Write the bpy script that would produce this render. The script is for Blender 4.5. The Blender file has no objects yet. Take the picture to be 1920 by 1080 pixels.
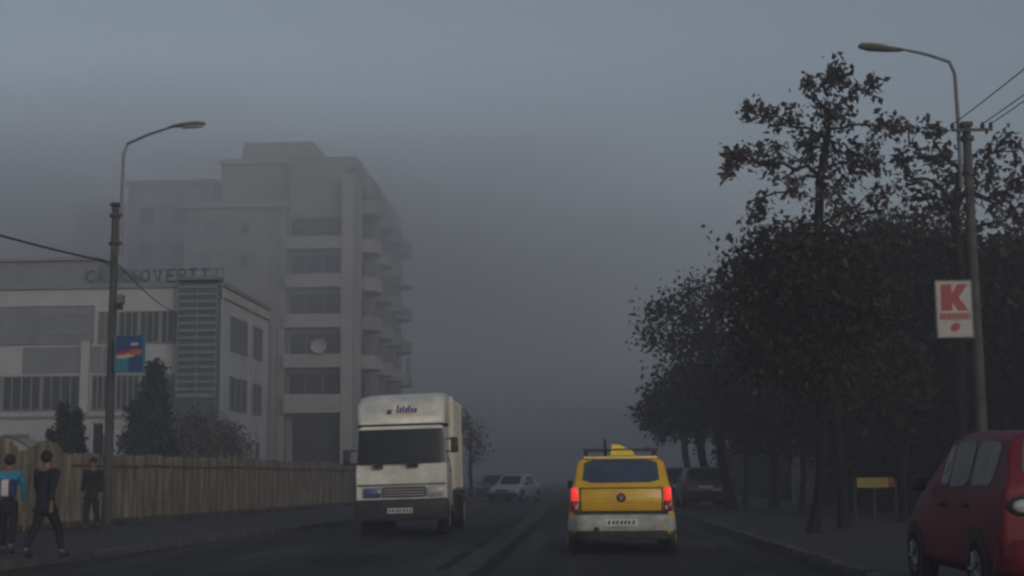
import bpy, bmesh, math, random
import numpy as np
from mathutils import Vector, Matrix, noise as mnoise

random.seed(7); rng = np.random.default_rng(7)
SC = bpy.context.scene
COL = SC.collection
R = math.radians

# ------------------------------------------------------------------ camera
F = 2700.0                      # focal length in photo pixels (1920 wide)
CAM = Vector((0, 0, 1.2))
PIT = math.atan(358.0 / F); YAW = math.atan(140.0 * math.cos(PIT) / F); ROLL = R(0.5)
fw = Vector((-math.sin(YAW) * math.cos(PIT), math.cos(YAW) * math.cos(PIT), math.sin(PIT)))
r0 = Vector((math.cos(YAW), math.sin(YAW), 0)); u0 = r0.cross(fw)
rt = r0 * math.cos(ROLL) - u0 * math.sin(ROLL)
up = u0 * math.cos(ROLL) + r0 * math.sin(ROLL)
cd = bpy.data.cameras.new('camera'); cam = bpy.data.objects.new('camera', cd); COL.objects.link(cam)
cd.sensor_width = 36; cd.lens = F / 1920 * 36; cd.clip_start = 0.1; cd.clip_end = 3000
cam.matrix_world = Matrix(((rt.x, up.x, -fw.x, CAM.x), (rt.y, up.y, -fw.y, CAM.y), (rt.z, up.z, -fw.z, CAM.z), (0, 0, 0, 1)))
SC.camera = cam

def P(px, py, Y):
    """world point at depth Y seen at photo pixel (px, py)"""
    d = fw * F + rt * (px - 960) + up * (540 - py)
    return CAM + d * (Y / d.y)

# ------------------------------------------------------------------ light
SUN_EL, SUN_AZ = R(10.5), R(150)
W = bpy.data.worlds.new('World'); SC.world = W; W.use_nodes = True
wn = W.node_tree.nodes; wl = W.node_tree.links
sky = wn.new('ShaderNodeTexSky'); sky.sky_type = 'NISHITA'; sky.sun_disc = False
sky.sun_elevation = SUN_EL; sky.sun_rotation = SUN_AZ; sky.dust_density = 2.0; sky.ozone_density = 1.6; sky.air_density = 1.0
hs = wn.new('ShaderNodeHueSaturation'); hs.inputs['Saturation'].default_value = 0.58
wl.new(sky.outputs[0], hs.inputs['Color']); wl.new(hs.outputs[0], wn['Background'].inputs['Color'])
wn['Background'].inputs['Strength'].default_value = 0.12
sd = bpy.data.lights.new('sun', 'SUN'); sd.energy = 0.5; sd.angle = R(30); sd.color = (1, .985, .97)
sun = bpy.data.objects.new('sun', sd); COL.objects.link(sun)
sv = Vector((math.sin(SUN_AZ) * math.cos(SUN_EL), math.cos(SUN_AZ) * math.cos(SUN_EL), math.sin(SUN_EL)))
sun.rotation_euler = sv.to_track_quat('Z', 'Y').to_euler()
SC.view_settings.view_transform = 'Standard'; SC.view_settings.look = 'None'
SC.view_settings.gamma = 1.0; SC.view_settings.exposure = -0.08
SC.render.engine = 'CYCLES'
SC.cycles.volume_bounces = 6; SC.cycles.max_bounces = 8; SC.cycles.use_denoising = True
SC.cycles.filter_width = 2.6                      # the photo is soft

# ------------------------------------------------------------------ materials
MATS = {}
def mat(name, col, rough=.7, spec=.5, metal=0., var=.15, scale=3., bump=0., emit=None, es=0., coat=0., island=0., dirt=None, vecscale=None):
    if name in MATS: return MATS[name]
    m = bpy.data.materials.new(name); m.use_nodes = True
    n = m.node_tree.nodes; l = m.node_tree.links; b = n['Principled BSDF']
    b.inputs['Roughness'].default_value = rough; b.inputs['Specular IOR Level'].default_value = spec
    b.inputs['Metallic'].default_value = metal; b.inputs['Coat Weight'].default_value = coat
    tc = n.new('ShaderNodeTexCoord'); mp = n.new('ShaderNodeMapping'); l.new(tc.outputs['Object'], mp.inputs[0])
    if vecscale: mp.inputs['Scale'].default_value = vecscale
    nz = n.new('ShaderNodeTexNoise'); nz.inputs['Scale'].default_value = scale; nz.inputs['Detail'].default_value = 6
    nz.inputs['Roughness'].default_value = .65
    l.new(mp.outputs[0], nz.inputs['Vector'])
    cr = n.new('ShaderNodeValToRGB'); l.new(nz.outputs['Fac'], cr.inputs[0])
    d = [max(0, c * (1 - var)) for c in col]; h = [min(1, c * (1 + var)) for c in col]
    if dirt: d = dirt
    cr.color_ramp.elements[0].position = .36; cr.color_ramp.elements[0].color = (*d, 1)
    cr.color_ramp.elements[1].position = .64; cr.color_ramp.elements[1].color = (*h, 1)
    out = cr.outputs[0]
    if island:
        g = n.new('ShaderNodeNewGeometry'); hv = n.new('ShaderNodeHueSaturation')
        mr = n.new('ShaderNodeMapRange'); mr.inputs[3].default_value = 1 - island; mr.inputs[4].default_value = 1 + island
        l.new(g.outputs['Random Per Island'], mr.inputs[0]); l.new(mr.outputs[0], hv.inputs['Value'])
        l.new(out, hv.inputs['Color']); out = hv.outputs[0]
    l.new(out, b.inputs['Base Color'])
    if bump:
        bp = n.new('ShaderNodeBump'); bp.inputs['Strength'].default_value = bump; bp.inputs['Distance'].default_value = .03
        n2 = n.new('ShaderNodeTexNoise'); n2.inputs['Scale'].default_value = scale * 8; n2.inputs['Detail'].default_value = 4
        l.new(mp.outputs[0], n2.inputs['Vector']); l.new(n2.outputs['Fac'], bp.inputs['Height']); l.new(bp.outputs[0], b.inputs['Normal'])
    if emit: b.inputs['Emission Color'].default_value = (*emit, 1); b.inputs['Emission Strength'].default_value = es
    MATS[name] = m; return m

mat('asphalt', (.022, .022, .023), .85, .2, var=.3, scale=.9, bump=.5)
mat('patch', (.040, .036, .026), .75, .3, var=.35, scale=2.5, bump=.6)
mat('seam', (.006, .006, .006), .8, .2, var=.3, scale=4, bump=.4)
mat('pavement', (.048, .046, .043), .85, .3, var=.3, scale=1.6, bump=.6)
mat('kerb', (.075, .072, .068), .8, .3, var=.35, scale=2.2, bump=.4)
mat('soil', (.035, .032, .024), .95, .2, var=.35, scale=1.2, bump=.8)
mat('fence_board', (.18, .155, .115), .9, .2, var=.45, scale=1.7, bump=.5, vecscale=(3, 3, .6), island=.25)
mat('fence_post', (.20, .175, .13), .9, .2, var=.35, scale=2.5, bump=.5)
mat('fence_cap', (.09, .065, .045), .9, .2, var=.35, scale=3, bump=.4)
mat('white_plaster', (.43, .445, .45), .85, .3, var=.12, scale=.5, bump=.15)
mat('cream_plaster', (.43, .43, .40), .85, .3, var=.14, scale=.6, bump=.15)
mat('grey_panel', (.20, .215, .22), .55, .4, var=.1, scale=.7)
mat('pale_glass', (.20, .22, .25), .25, .6, var=.12, scale=.8)
mat('dark_glass', (.035, .042, .05), .12, .6, var=.3, scale=1.2)
mat('teal_glass', (.045, .075, .08), .18, .6, var=.25, scale=.9)
mat('teal_metal', (.10, .17, .165), .5, .5, var=.2, scale=3)
mat('teal_letter', (.03, .11, .10), .5, .5, var=.2, scale=3)
mat('fin_metal', (.15, .19, .195), .4, .5, var=.15, scale=2)
mat('apartment_wall', (.31, .31, .295), .9, .2, var=.16, scale=.35, bump=.2)
mat('apartment_light', (.38, .38, .365), .9, .2, var=.14, scale=.5)
mat('apartment_dark', (.26, .25, .23), .9, .2, var=.2, scale=.5)
mat('interior_dark', (.045, .045, .05), .7, .3, var=.3, scale=1.5)
mat('far_wall', (.31, .31, .31), .9, .2, var=.2, scale=.4)
mat('roof_tile', (.14, .09, .075), .9, .2, var=.3, scale=2, bump=.5)
mat('concrete_pole', (.07, .069, .068), .9, .3, var=.3, scale=2.5, bump=.4)
mat('galvanised', (.16, .165, .165), .5, .5, metal=.4, var=.2, scale=6)
mat('lamp_housing', (.12, .125, .12), .5, .5, var=.2, scale=6)
mat('lamp_lens', (.42, .40, .33), .25, .5, var=.15, scale=6)
mat('black_metal', (.025, .025, .028), .5, .4, var=.3, scale=6)
mat('cable', (.02, .02, .02), .6, .3)
mat('bark', (.014, .0125, .011), .95, .2, var=.4, scale=6, bump=.8, vecscale=(1, 1, .3))
mat('bark_pale', (.13, .12, .105), .95, .2, var=.35, scale=6, bump=.8)
mat('leaf_autumn', (.038, .028, .018), .7, .3, var=.55, scale=.8, island=.75)
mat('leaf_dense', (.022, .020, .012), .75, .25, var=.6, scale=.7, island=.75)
mat('leaf_grey', (.13, .125, .11), .8, .2, var=.3, scale=1.5, island=.4)
mat('conifer', (.035, .045, .032), .85, .2, var=.35, scale=2, island=.45)
mat('white_paint', (.74, .74, .70), .35, .5, var=.08, scale=1.4, coat=.2, dirt=(.5, .5, .45))
mat('cream_paint', (.62, .60, .50), .45, .5, var=.12, scale=1.4)
mat('box_grey', (.50, .49, .44), .6, .4, var=.12, scale=1.4)
mat('yellow_paint', (.62, .43, .010), .35, .5, var=.09, scale=2.2, coat=.35, dirt=(.62, .33, .02))
mat('roof_yellow', (.80, .60, .22), .35, .5, var=.08, scale=2.2, coat=.4)
mat('sign_yellow', (.80, .62, .03), .4, .5, var=.05, emit=(.8, .6, .05), es=.06)
mat('red_paint', (.13, .006, .018), .5, .4, var=.1, scale=1.5, coat=.0)
mat('silver_paint', (.42, .44, .44), .35, .5, metal=.3, var=.08, scale=1.5)
mat('dark_paint', (.03, .035, .045), .3, .5, var=.1, scale=1.5, coat=.3)
mat('brown_paint', (.05, .035, .035), .3, .5, var=.1, scale=1.5, coat=.3)
mat('bumper_grey', (.42, .43, .40), .5, .4, var=.2, scale=3, dirt=(.26, .26, .23))
mat('plastic', (.03, .03, .032), .6, .4, var=.25, scale=5)
mat('tyre', (.018, .018, .018), .9, .2, var=.2, scale=8)
mat('rim', (.25, .25, .25), .4, .5, metal=.5, var=.2, scale=5)
mat('car_glass', (.018, .024, .028), .15, .3, var=.2, scale=3)
mat('car_glass_light', (.10, .125, .13), .12, .7, var=.3, scale=3)
mat('blue_glass', (.04, .055, .10), .1, .7, var=.3, scale=4)
mat('headlamp', (.40, .42, .44), .12, .7, var=.2, scale=8)
mat('headlamp_blue', (.06, .08, .20), .15, .7, var=.3, scale=8)
mat('tail_lit', (.55, .02, .02), .3, .5, emit=(1, .035, .03), es=.9)
mat('tail_dark', (.20, .006, .012), .25, .5, var=.15, scale=6)
mat('plate', (.62, .62, .60), .4, .4, var=.06)
mat('ink', (.03, .03, .035), .6, .3, var=.1)
mat('logo_purple', (.10, .06, .22), .5, .4, var=.1)
mat('logo_orange', (.65, .34, .08), .5, .4, var=.1)
mat('sign_white', (.36, .35, .34), .45, .4, var=.08, scale=3)
mat('sign_red', (.26, .012, .025), .45, .4, var=.1, scale=3)
mat('sign_pink', (.28, .14, .15), .45, .4, var=.1, scale=3)
mat('sign_blue', (.010, .04, .16), .4, .5, var=.15, scale=3)
mat('sign_teal', (.02, .16, .24), .4, .5, var=.15, scale=3)
mat('sign_orange', (.34, .09, .05), .45, .4, var=.1, scale=3)
mat('barrier_yellow', (.20, .17, .02), .6, .4, var=.2, scale=4)
mat('barrier_red', (.12, .02, .02), .6, .4, var=.2, scale=4)
mat('skin', (.20, .12, .09), .6, .3, var=.08)
mat('hair', (.02, .015, .012), .7, .3, var=.2)
mat('cloth_blue', (.04, .20, .34), .85, .2, var=.15, scale=6)
mat('cloth_white', (.55, .52, .55), .85, .2, var=.1, scale=6)
mat('cloth_navy', (.03, .045, .10), .9, .2, var=.2, scale=6)
mat('cloth_dark', (.022, .025, .035), .9, .2, var=.2, scale=6)
mat('cloth_grey', (.02, .022, .026), .9, .2, var=.2, scale=6)
mat('cloth_brown', (.02, .018, .018), .9, .2, var=.2, scale=6)
mat('cloth_red', (.28, .03, .03), .9, .2, var=.2, scale=6)
mat('curtain', (.16, .165, .17), .8, .3, var=.2, scale=2)
mat('dome_cover', (.36, .35, .31), .7, .3, var=.1, scale=1)

def detail_asphalt():
    m = MATS['asphalt']; n = m.node_tree.nodes; l = m.node_tree.links; b = n['Principled BSDF']
    src = b.inputs['Base Color'].links[0].from_socket
    tc = n.new('ShaderNodeTexCoord')
    vo = n.new('ShaderNodeTexVoronoi'); vo.feature = 'DISTANCE_TO_EDGE'; vo.inputs['Scale'].default_value = .33
    nz = n.new('ShaderNodeTexNoise'); nz.inputs['Scale'].default_value = 1.3; nz.inputs['Detail'].default_value = 5
    mx = n.new('ShaderNodeMix'); mx.data_type = 'VECTOR'; mx.inputs[0].default_value = .25
    l.new(tc.outputs['Object'], nz.inputs['Vector']); l.new(tc.outputs['Object'], mx.inputs[4]); l.new(nz.outputs['Color'], mx.inputs[5]); l.new(mx.outputs[1], vo.inputs['Vector'])
    r1 = n.new('ShaderNodeMapRange'); r1.inputs[1].default_value = 0; r1.inputs[2].default_value = .012; r1.inputs[3].default_value = .35; r1.inputs[4].default_value = 1
    l.new(vo.outputs[0], r1.inputs[0])
    # polished wheel lanes and stains run along the road
    mp = n.new('ShaderNodeMapping'); mp.inputs['Scale'].default_value = (1.1, .05, 1); l.new(tc.outputs['Object'], mp.inputs[0])
    n2 = n.new('ShaderNodeTexNoise'); n2.inputs['Scale'].default_value = 1.0; n2.inputs['Detail'].default_value = 3; l.new(mp.outputs[0], n2.inputs['Vector'])
    r2 = n.new('ShaderNodeMapRange'); r2.inputs[1].default_value = .35; r2.inputs[2].default_value = .65; r2.inputs[3].default_value = .65; r2.inputs[4].default_value = 1.35
    l.new(n2.outputs['Fac'], r2.inputs[0])
    mu = n.new('ShaderNodeMath'); mu.operation = 'MULTIPLY'; l.new(r1.outputs[0], mu.inputs[0]); l.new(r2.outputs[0], mu.inputs[1])
    hv = n.new('ShaderNodeHueSaturation'); l.new(src, hv.inputs['Color']); l.new(mu.outputs[0], hv.inputs['Value']); l.new(hv.outputs[0], b.inputs['Base Color'])
    r3 = n.new('ShaderNodeMapRange'); r3.inputs[1].default_value = .35; r3.inputs[2].default_value = .65; r3.inputs[3].default_value = .6; r3.inputs[4].default_value = .95
    l.new(n2.outputs['Fac'], r3.inputs[0]); l.new(r3.outputs[0], b.inputs['Roughness'])
detail_asphalt()

# ------------------------------------------------------------------ mesh builder
class MB:
    def __init__(s): s.v = []; s.f = []
    def add(s, vs, fs):
        o = len(s.v); s.v += [tuple(v) for v in vs]; s.f += [tuple(i + o for i in f) for f in fs]; return s
    def box(s, x0, x1, y0, y1, z0, z1, M=None):
        vs = [Vector((x, y, z)) for z in (z0, z1) for y in (y0, y1) for x in (x0, x1)]
        if M is not None: vs = [M @ v for v in vs]
        return s.add(vs, [(0, 2, 3, 1), (4, 5, 7, 6), (0, 1, 5, 4), (2, 6, 7, 3), (0, 4, 6, 2), (1, 3, 7, 5)])
    def bbox(s, x0, x1, y0, y1, z0, z1, b=.02, M=None):
        """box with chamfered edges"""
        bm = bmesh.new(); bmesh.ops.create_cube(bm, size=1)
        bmesh.ops.scale(bm, vec=(x1 - x0, y1 - y0, z1 - z0), verts=bm.verts)
        bmesh.ops.bevel(bm, geom=list(bm.edges), offset=b, segments=2, profile=.5, affect='EDGES')
        bmesh.ops.translate(bm, vec=((x0 + x1) / 2, (y0 + y1) / 2, (z0 + z1) / 2), verts=bm.verts)
        if M is not None: bmesh.ops.transform(bm, matrix=M, verts=bm.verts)
        bm.verts.index_update()
        s.add([v.co.copy() for v in bm.verts], [[v.index for v in f.verts] for f in bm.faces]); bm.free(); return s
    def tube(s, pts, rad, n=8, caps=True):
        pts = [Vector(p) for p in pts]
        if not hasattr(rad, '__len__'): rad = [rad] * len(pts)
        vs = []; a = None
        for i, p in enumerate(pts):
            t = (pts[min(i + 1, len(pts) - 1)] - pts[max(i - 1, 0)]).normalized()
            if a is None: a = t.orthogonal().normalized()
            a = (a - t * a.dot(t)).normalized(); b = t.cross(a)
            vs += [p + (a * math.cos(k * 2 * math.pi / n) + b * math.sin(k * 2 * math.pi / n)) * rad[i] for k in range(n)]
        fs = [(i * n + k, i * n + (k + 1) % n, (i + 1) * n + (k + 1) % n, (i + 1) * n + k) for i in range(len(pts) - 1) for k in range(n)]
        if caps: fs += [tuple(range(n))[::-1], tuple(range((len(pts) - 1) * n, len(pts) * n))]
        return s.add(vs, fs)
    def rings(s, rs, closed=True, cap=True):
        n = len(rs[0]); vs = [v for r in rs for v in r]; m = n if closed else n - 1
        fs = [(i * n + k, i * n + (k + 1) % n, (i + 1) * n + (k + 1) % n, (i + 1) * n + k) for i in range(len(rs) - 1) for k in range(m)]
        if cap: fs += [tuple(range(n))[::-1], tuple(range((len(rs) - 1) * n, len(rs) * n))]
        return s.add(vs, fs)
    def prism(s, poly, y0, y1, axis='y'):
        """polygon (a,b) extruded; axis y: (x,z); axis x: (y,z); axis z: (x,y)"""
        def mk(a, b, c): return {'y': (a, c, b), 'x': (c, a, b), 'z': (a, b, c)}[axis]
        return s.rings([[mk(a, b, y0) for a, b in poly], [mk(a, b, y1) for a, b in poly]])
    def ell(s, c, r, nu=14, nv=9, M=None):
        rs = []
        for j in range(nv + 1):
            t = math.pi * (j + .02) / (nv + .04)
            ring = [Vector((c[0] + r[0] * math.sin(t) * math.cos(2 * math.pi * k / nu), c[1] + r[1] * math.sin(t) * math.sin(2 * math.pi * k / nu), c[2] + r[2] * math.cos(t))) for k in range(nu)]
            rs.append([M @ v for v in ring] if M is not None else ring)
        return s.rings(rs)
    def build(s, name, m, parent=None, smooth=False, bevel=0.):
        me = bpy.data.meshes.new(name); me.from_pydata(s.v, [], s.f); me.update()
        bm = bmesh.new(); bm.from_mesh(me); bmesh.ops.recalc_face_normals(bm, faces=bm.faces); bm.to_mesh(me); bm.free()
        me.materials.append(MATS[m])
        if smooth:
            me.polygons.foreach_set('use_smooth', [True] * len(me.polygons))
            try: me.set_sharp_from_angle(angle=R(38))
            except Exception: pass
        o = bpy.data.objects.new(name, me); COL.objects.link(o)
        if parent: o.parent = parent
        if bevel:
            b = o.modifiers.new('bevel', 'BEVEL'); b.width = bevel; b.segments = 2; b.limit_method = 'ANGLE'; b.angle_limit = R(35)
        return o

def tag(o, label=None, cat=None, group=None, kind=None):
    if label: o['label'] = label
    if cat: o['category'] = cat
    if group: o['group'] = group
    if kind: o['kind'] = kind
    return o
def thing(name, label, cat, loc=(0, 0, 0), rz=0, group=None):
    o = bpy.data.objects.new(name, None); COL.objects.link(o); o.location = loc; o.rotation_euler = (0, 0, rz)
    return tag(o, label, cat, group)
def copy_tree(o, parent=None):
    c = o.copy(); COL.objects.link(c)
    if parent: c.parent = parent
    for ch in [x for x in bpy.data.objects if x.parent == o]: copy_tree(ch, c)
    return c
def disc(mb, c, r, d, axis='x', n=20, r2=None):
    c = Vector(c); a = {'x': Vector((1, 0, 0)), 'y': Vector((0, 1, 0)), 'z': Vector((0, 0, 1))}[axis]
    return mb.tube([c - a * d / 2, c + a * d / 2], [r, r2 or r], n)

# ------------------------------------------------------------------ ground, road, pavements
def sheet(name, pl, pr, z, m, kind='structure'):
    """ribbon between two polylines of (x, y)"""
    mb = MB(); mb.add([(x, y, z) for x, y in pl] + [(x, y, z) for x, y in pr],
                      [(i, i + 1, len(pl) + i + 1, len(pl) + i) for i in range(len(pl) - 1)])
    return tag(mb.build(name, m), kind=kind)
KL = [(-9.6, -10), (-8.9, 8), (-8.1, 20), (-7.45, 30), (-6.75, 38), (-6.3, 52), (-6.1, 90), (-6.1, 200), (-6.1, 560)]
KR = [(3.2, -10), (3.15, 8), (3.1, 20), (2.95, 30), (2.9, 38), (2.9, 52), (2.9, 90), (2.9, 200), (2.9, 560)]
sheet('ground', [(-350, -40), (-350, 600)], [(350, -40), (350, 600)], -.02, 'soil')
sheet('road', KL, KR, 0, 'asphalt')
def pavement(K, s, w, h, name):
    inner = K; kb = [(x + s * .15, y) for x, y in K]; outer = [(x + s * w, y) for x, y in K]
    top = MB()
    n = len(K)
    top.add([(x, y, h) for x, y in kb] + [(x, y, h - .01) for x, y in outer] + [(x, y, -.03) for x, y in outer],
            [(i, i + 1, n + i + 1, n + i) for i in range(n - 1)] + [(n + i, n + i + 1, 2 * n + i + 1, 2 * n + i) for i in range(n - 1)])
    tag(top.build(name, 'pavement'), kind='structure')
    k = MB()
    for a, b in zip(range(n - 1), range(1, n)):
        (xa, ya), (xb, yb) = K[a], K[b]
        L = math.hypot(xb - xa, yb - ya); m = min(40, max(1, int(L)))
        for i in range(m):
            t0, t1 = i / m, (i + 1) / m - .012 / m * (m if L < 60 else 0)
            p = [(xa + (xb - xa) * t, ya + (yb - ya) * t) for t in (t0, t1)]
            dz = random.uniform(-.012, .012); hh = h + .012 + dz
            rs = [[(q[0], q[1], -.03), (q[0] + s * .01, q[1], hh - .02), (q[0] + s * .03, q[1], hh), (q[0] + s * .149, q[1], hh), (q[0] + s * .149, q[1], -.03)] for q in p]
            k.rings(rs)
    tag(k.build('kerb', 'kerb'), kind='structure')
pavement(KL, -1, 5.6, .11, 'pavement')
pavement(KR, 1, 6.2, .11, 'pavement')
# worn strip with two seams along the middle of the road
def wob(x, a, ys, s): return [(x + a * mnoise.noise(Vector((y * .35, s, 0))) + a * .5 * mnoise.noise(Vector((y * 1.7, s, 3))), y) for y in ys]
ys = [float(y) for y in np.arange(4, 90, .4)]
sheet('road_strip', wob(-2.02, .10, ys, 1), wob(-1.30, .08, ys, 5), .004, 'patch')
sheet('road_seam', wob(-1.50, .05, ys, 5), wob(-1.28, .06, ys, 9), .008, 'seam')
for a, b in ((4, 9), (11, 15.5), (19.5, 24.5), (25.5, 30), (31, 33), (36, 44)):
    y2 = [float(y) for y in np.arange(a, b, .3)]
    sheet('road_seam', wob(-2.08, .08, y2, 2), wob(-1.9, .08, y2, 12), .008, 'seam')
for cx, cy, w, l, m in ((1.9, 27, .8, 4.5, 'patch'), (-3.6, 22, 1.1, 3.2, 'seam'), (2.1, 17.5, .6, 2.5, 'patch'), (-5.4, 24, .5, 5, 'patch'), (-.3, 33, .9, 6, 'patch')):
    y2 = [cy - l / 2 + l * i / 12 for i in range(13)]
    ww = [w * .5 * math.sqrt(max(0.02, 1 - ((y - cy) / l * 2) ** 2)) for y in y2]
    sheet('road_patch', [(cx - q * (1 + .3 * mnoise.noise(Vector((y, cx, 0)))), y) for y, q in zip(y2, ww)],
          [(cx + q * (1 + .3 * mnoise.noise(Vector((y, cx, 5)))), y) for y, q in zip(y2, ww)], .004, m)

# ------------------------------------------------------------------ fence on the left
FL = [(-16.2, 8), (-14.9, 18), (-13.7, 27), (-13.2, 32.3), (-12.7, 38), (-11.6, 52), (-10.8, 66), (-10.3, 85), (-10.1, 112)]
fence = thing('fence', 'brown concrete fence of tall vertical ribbed panels behind the left pavement', 'fence')
def along(poly, step):
    out = []; acc = 0
    for (xa, ya), (xb, yb) in zip(poly, poly[1:]):
        L = math.hypot(xb - xa, yb - ya)
        while acc <= L: out.append((xa + (xb - xa) * acc / L, ya + (yb - ya) * acc / L)); acc += step
        acc -= L
    return out
fp = along(FL, 2.3)
for i, ((xa, ya), (xb, yb)) in enumerate(zip(fp, fp[1:])):
    L = math.hypot(xb - xa, yb - ya); ang = math.atan2(yb - ya, xb - xa)
    M = Matrix.Translation((xa, ya, .09)) @ Matrix.Rotation(ang, 4, 'Z')
    mb = MB(); nb = 8; H = 1.83 + random.uniform(-.03, .03)
    arch = .34 if ya < 35 else .07
    w = (L - .16) / nb
    for k in range(nb):
        t = (k + .5) / nb; z = H + arch * (math.sin(math.pi * t) - .2) + random.uniform(-.012, .012)
        dp = (0.0, .035)[k % 2] + random.uniform(0, .008)
        x0 = .08 + k * w
        mb.prism([(x0 + .002, .10), (x0 + w - .002, .10), (x0 + w - .002, z - .05), (x0 + w * .7, z), (x0 + w * .3, z), (x0 + .002, z - .05)], -.03 - dp, .03)
    mb.v = [tuple(M @ Vector(v)) for v in mb.v]
    mb.build('panel', 'fence_board', fence)
    b = MB(); b.box(.08, L - .08, -.09, .06, 0, .16, M=M)
    b.build('base_beam', 'fence_cap', fence)
    if ya >= 35: MB().box(.08, L - .08, -.085, -.045, H * .83, H * .83 + .07, M=M).build('rail', 'fence_cap', fence)
    q = MB(); q.bbox(-.08, .08, -.09, .07, 0, H + .02, .015, M=M)
    q.prism([(-.1, H + .02), (.1, H + .02), (0, H + .10)], -.11, .09) if False else None
    q.build('post', 'fence_post', fence)

# ------------------------------------------------------------------ trees
def hidden_join(mb): return mb
def tree(name, label, Y, base_px, blobs, leaf, lsize=.17, per=16, bark='bark', cat='tree', group=None, spread=.38, trunk_r=.16, lean=0., droop=.4, zbase=.08, top=None, kind='tree', zsquash=1.0):
    base = P(base_px, 900, Y); base.z = zbase
    att = []
    for (px, py, rp, n) in blobs:
        c = P(px, py, Y); r = rp * Y / F
        q = rng.normal(size=(n, 3)); q /= np.linalg.norm(q, axis=1)[:, None]
        q *= (rng.random(n) ** (1 / 2.6))[:, None] * r
        q[:, 1] *= 1.15
        att.append(q + np.array(c) + rng.normal(size=(n, 3)) * r * .08)
    att = np.vstack(att); att[:, 2] = np.maximum(att[:, 2], zbase + .3)
    c0 = att.mean(0); ztop = att[:, 2].max() if top is None else top
    zs = np.percentile(att[:, 2], 70)
    # trunk
    nt = 9; nodes = []; par = []
    topx = Vector((c0[0] * .6 + base.x * .4, c0[1] * .6 + base.y * .4, zs))
    for i in range(nt):
        t = i / (nt - 1)
        p = base.lerp(topx, t); p.x += lean * t * (1 - t) * 4 + mnoise.noise(Vector((base.x, t * 3, 1))) * .55 * t; p.y += mnoise.noise(Vector((base.x, t * 3, 7))) * .15 * t
        nodes.append(np.array(p)); par.append(i - 1)
    fork = nt // 3
    order = np.argsort(np.linalg.norm(att - np.array(topx), axis=1) + rng.random(len(att)) * .3)
    tips = []
    arr = np.zeros((nt + len(att) * 3, 3)); arr[:nt] = nodes; cnt = nt
    pth = np.zeros(len(arr)); pth[:nt] = np.arange(nt) * .1
    for a in att[order]:
        d = np.linalg.norm(arr[fork:cnt] - a, axis=1)
        # prefer nodes lying below and towards the trunk
        pen = np.maximum(0, arr[fork:cnt, 2] - a[2]) * .9 + pth[fork:cnt] * .12
        j = int(np.argmin(d + pen)) + fork
        s = arr[j]; L = np.linalg.norm(a - s)
        prev = j; k = 2 if L > .5 else 1
        for m in range(1, k + 1):
            t = m / k; p = s + (a - s) * t
            if m < k: p = p + rng.normal(size=3) * L * .06 + np.array([0, 0, L * .10])
            arr[cnt] = p; par.append(prev); pth[cnt] = pth[prev] + L / k; prev = cnt; cnt += 1
        tips.append(prev)
    par = np.array(par[:cnt]); wgt = np.zeros(cnt)
    kids = [[] for _ in range(cnt)]
    for i in range(1, cnt): kids[par[i]].append(i)
    for i in range(cnt - 1, -1, -1):
        wgt[i] += 1.0 if not kids[i] else 0
        if i > 0: wgt[par[i]] += wgt[i]
    tot = wgt[0]; rad = trunk_r * (np.maximum(wgt, 1) / tot) ** .46; rad = np.maximum(rad, .006)
    root = thing(name, label, cat, (0, 0, 0), 0, group)
    root.location = (base.x, base.y, zbase)
    b3 = np.array([base.x, base.y, zbase])
    mb = MB()
    done = np.zeros(cnt, bool)
    for i in range(cnt):           # chains along the thickest child
        if done[i] and i: continue
        chain = [par[i], i] if i else [i]
        done[i] = True; c = i
        while kids[c]:
            nx = max(kids[c], key=lambda q: wgt[q]); chain.append(nx); done[nx] = True; c = nx
        if len(chain) < 2: continue
        rr = [rad[q] for q in chain]
        if i: rr[0] = min(rr[0], rr[1] * 1.25)
        else: rr[0] *= 1.35
        mb.tube([arr[q] - b3 for q in chain], rr, 7 if rr[0] > .05 else 4, caps=False)
    mb.build('trunk', bark, root, smooth=True)
    # leaves
    T = arr[tips]; Tp = arr[par[np.array(tips)]]
    n = len(T) * per
    cen = np.repeat(T, per, 0); bk = np.repeat(Tp, per, 0)
    tt = rng.random((n, 1)) ** .7
    sp = spread * np.repeat(.6 + .8 * rng.random((len(T), 1)), per, 0)
    pos = bk + (cen - bk) * (.35 + .75 * tt) + rng.normal(size=(n, 3)) * sp * .5
    ax = (cen - bk); ax /= np.linalg.norm(ax, axis=1)[:, None] + 1e-6
    d = ax * .7 + rng.normal(size=(n, 3)) * .75; d[:, 2] -= droop * rng.random(n) * 1.5
    d /= np.linalg.norm(d, axis=1)[:, None]
    nn = np.cross(d, rng.normal(size=(n, 3))); nn /= np.linalg.norm(nn, axis=1)[:, None] + 1e-6
    ln = lsize * (.55 + .8 * rng.random((n, 1))); wd = ln * (.20 + .14 * rng.random((n, 1)))
    m_ = np.cross(d, nn)
    v = np.stack([pos, pos + d * ln * .45 + nn * wd + m_ * wd * .4, pos + d * ln - m_ * wd * .3, pos + d * ln * .45 - nn * wd + m_ * wd * .4], 1).reshape(-1, 3) - b3
    v[:, 2] = np.maximum(v[:, 2], .02)
    me = bpy.data.meshes.new('crown'); me.vertices.add(n * 4); me.vertices.foreach_set('co', v.ravel().astype(np.float32))
    me.loops.add(n * 4); me.loops.foreach_set('vertex_index', np.arange(n * 4)); me.polygons.add(n)
    me.polygons.foreach_set('loop_start', np.arange(n) * 4); me.update(calc_edges=True)
    me.materials.append(MATS[leaf]); o = bpy.data.objects.new('crown', me); COL.objects.link(o); o.parent = root
    return root

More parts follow.
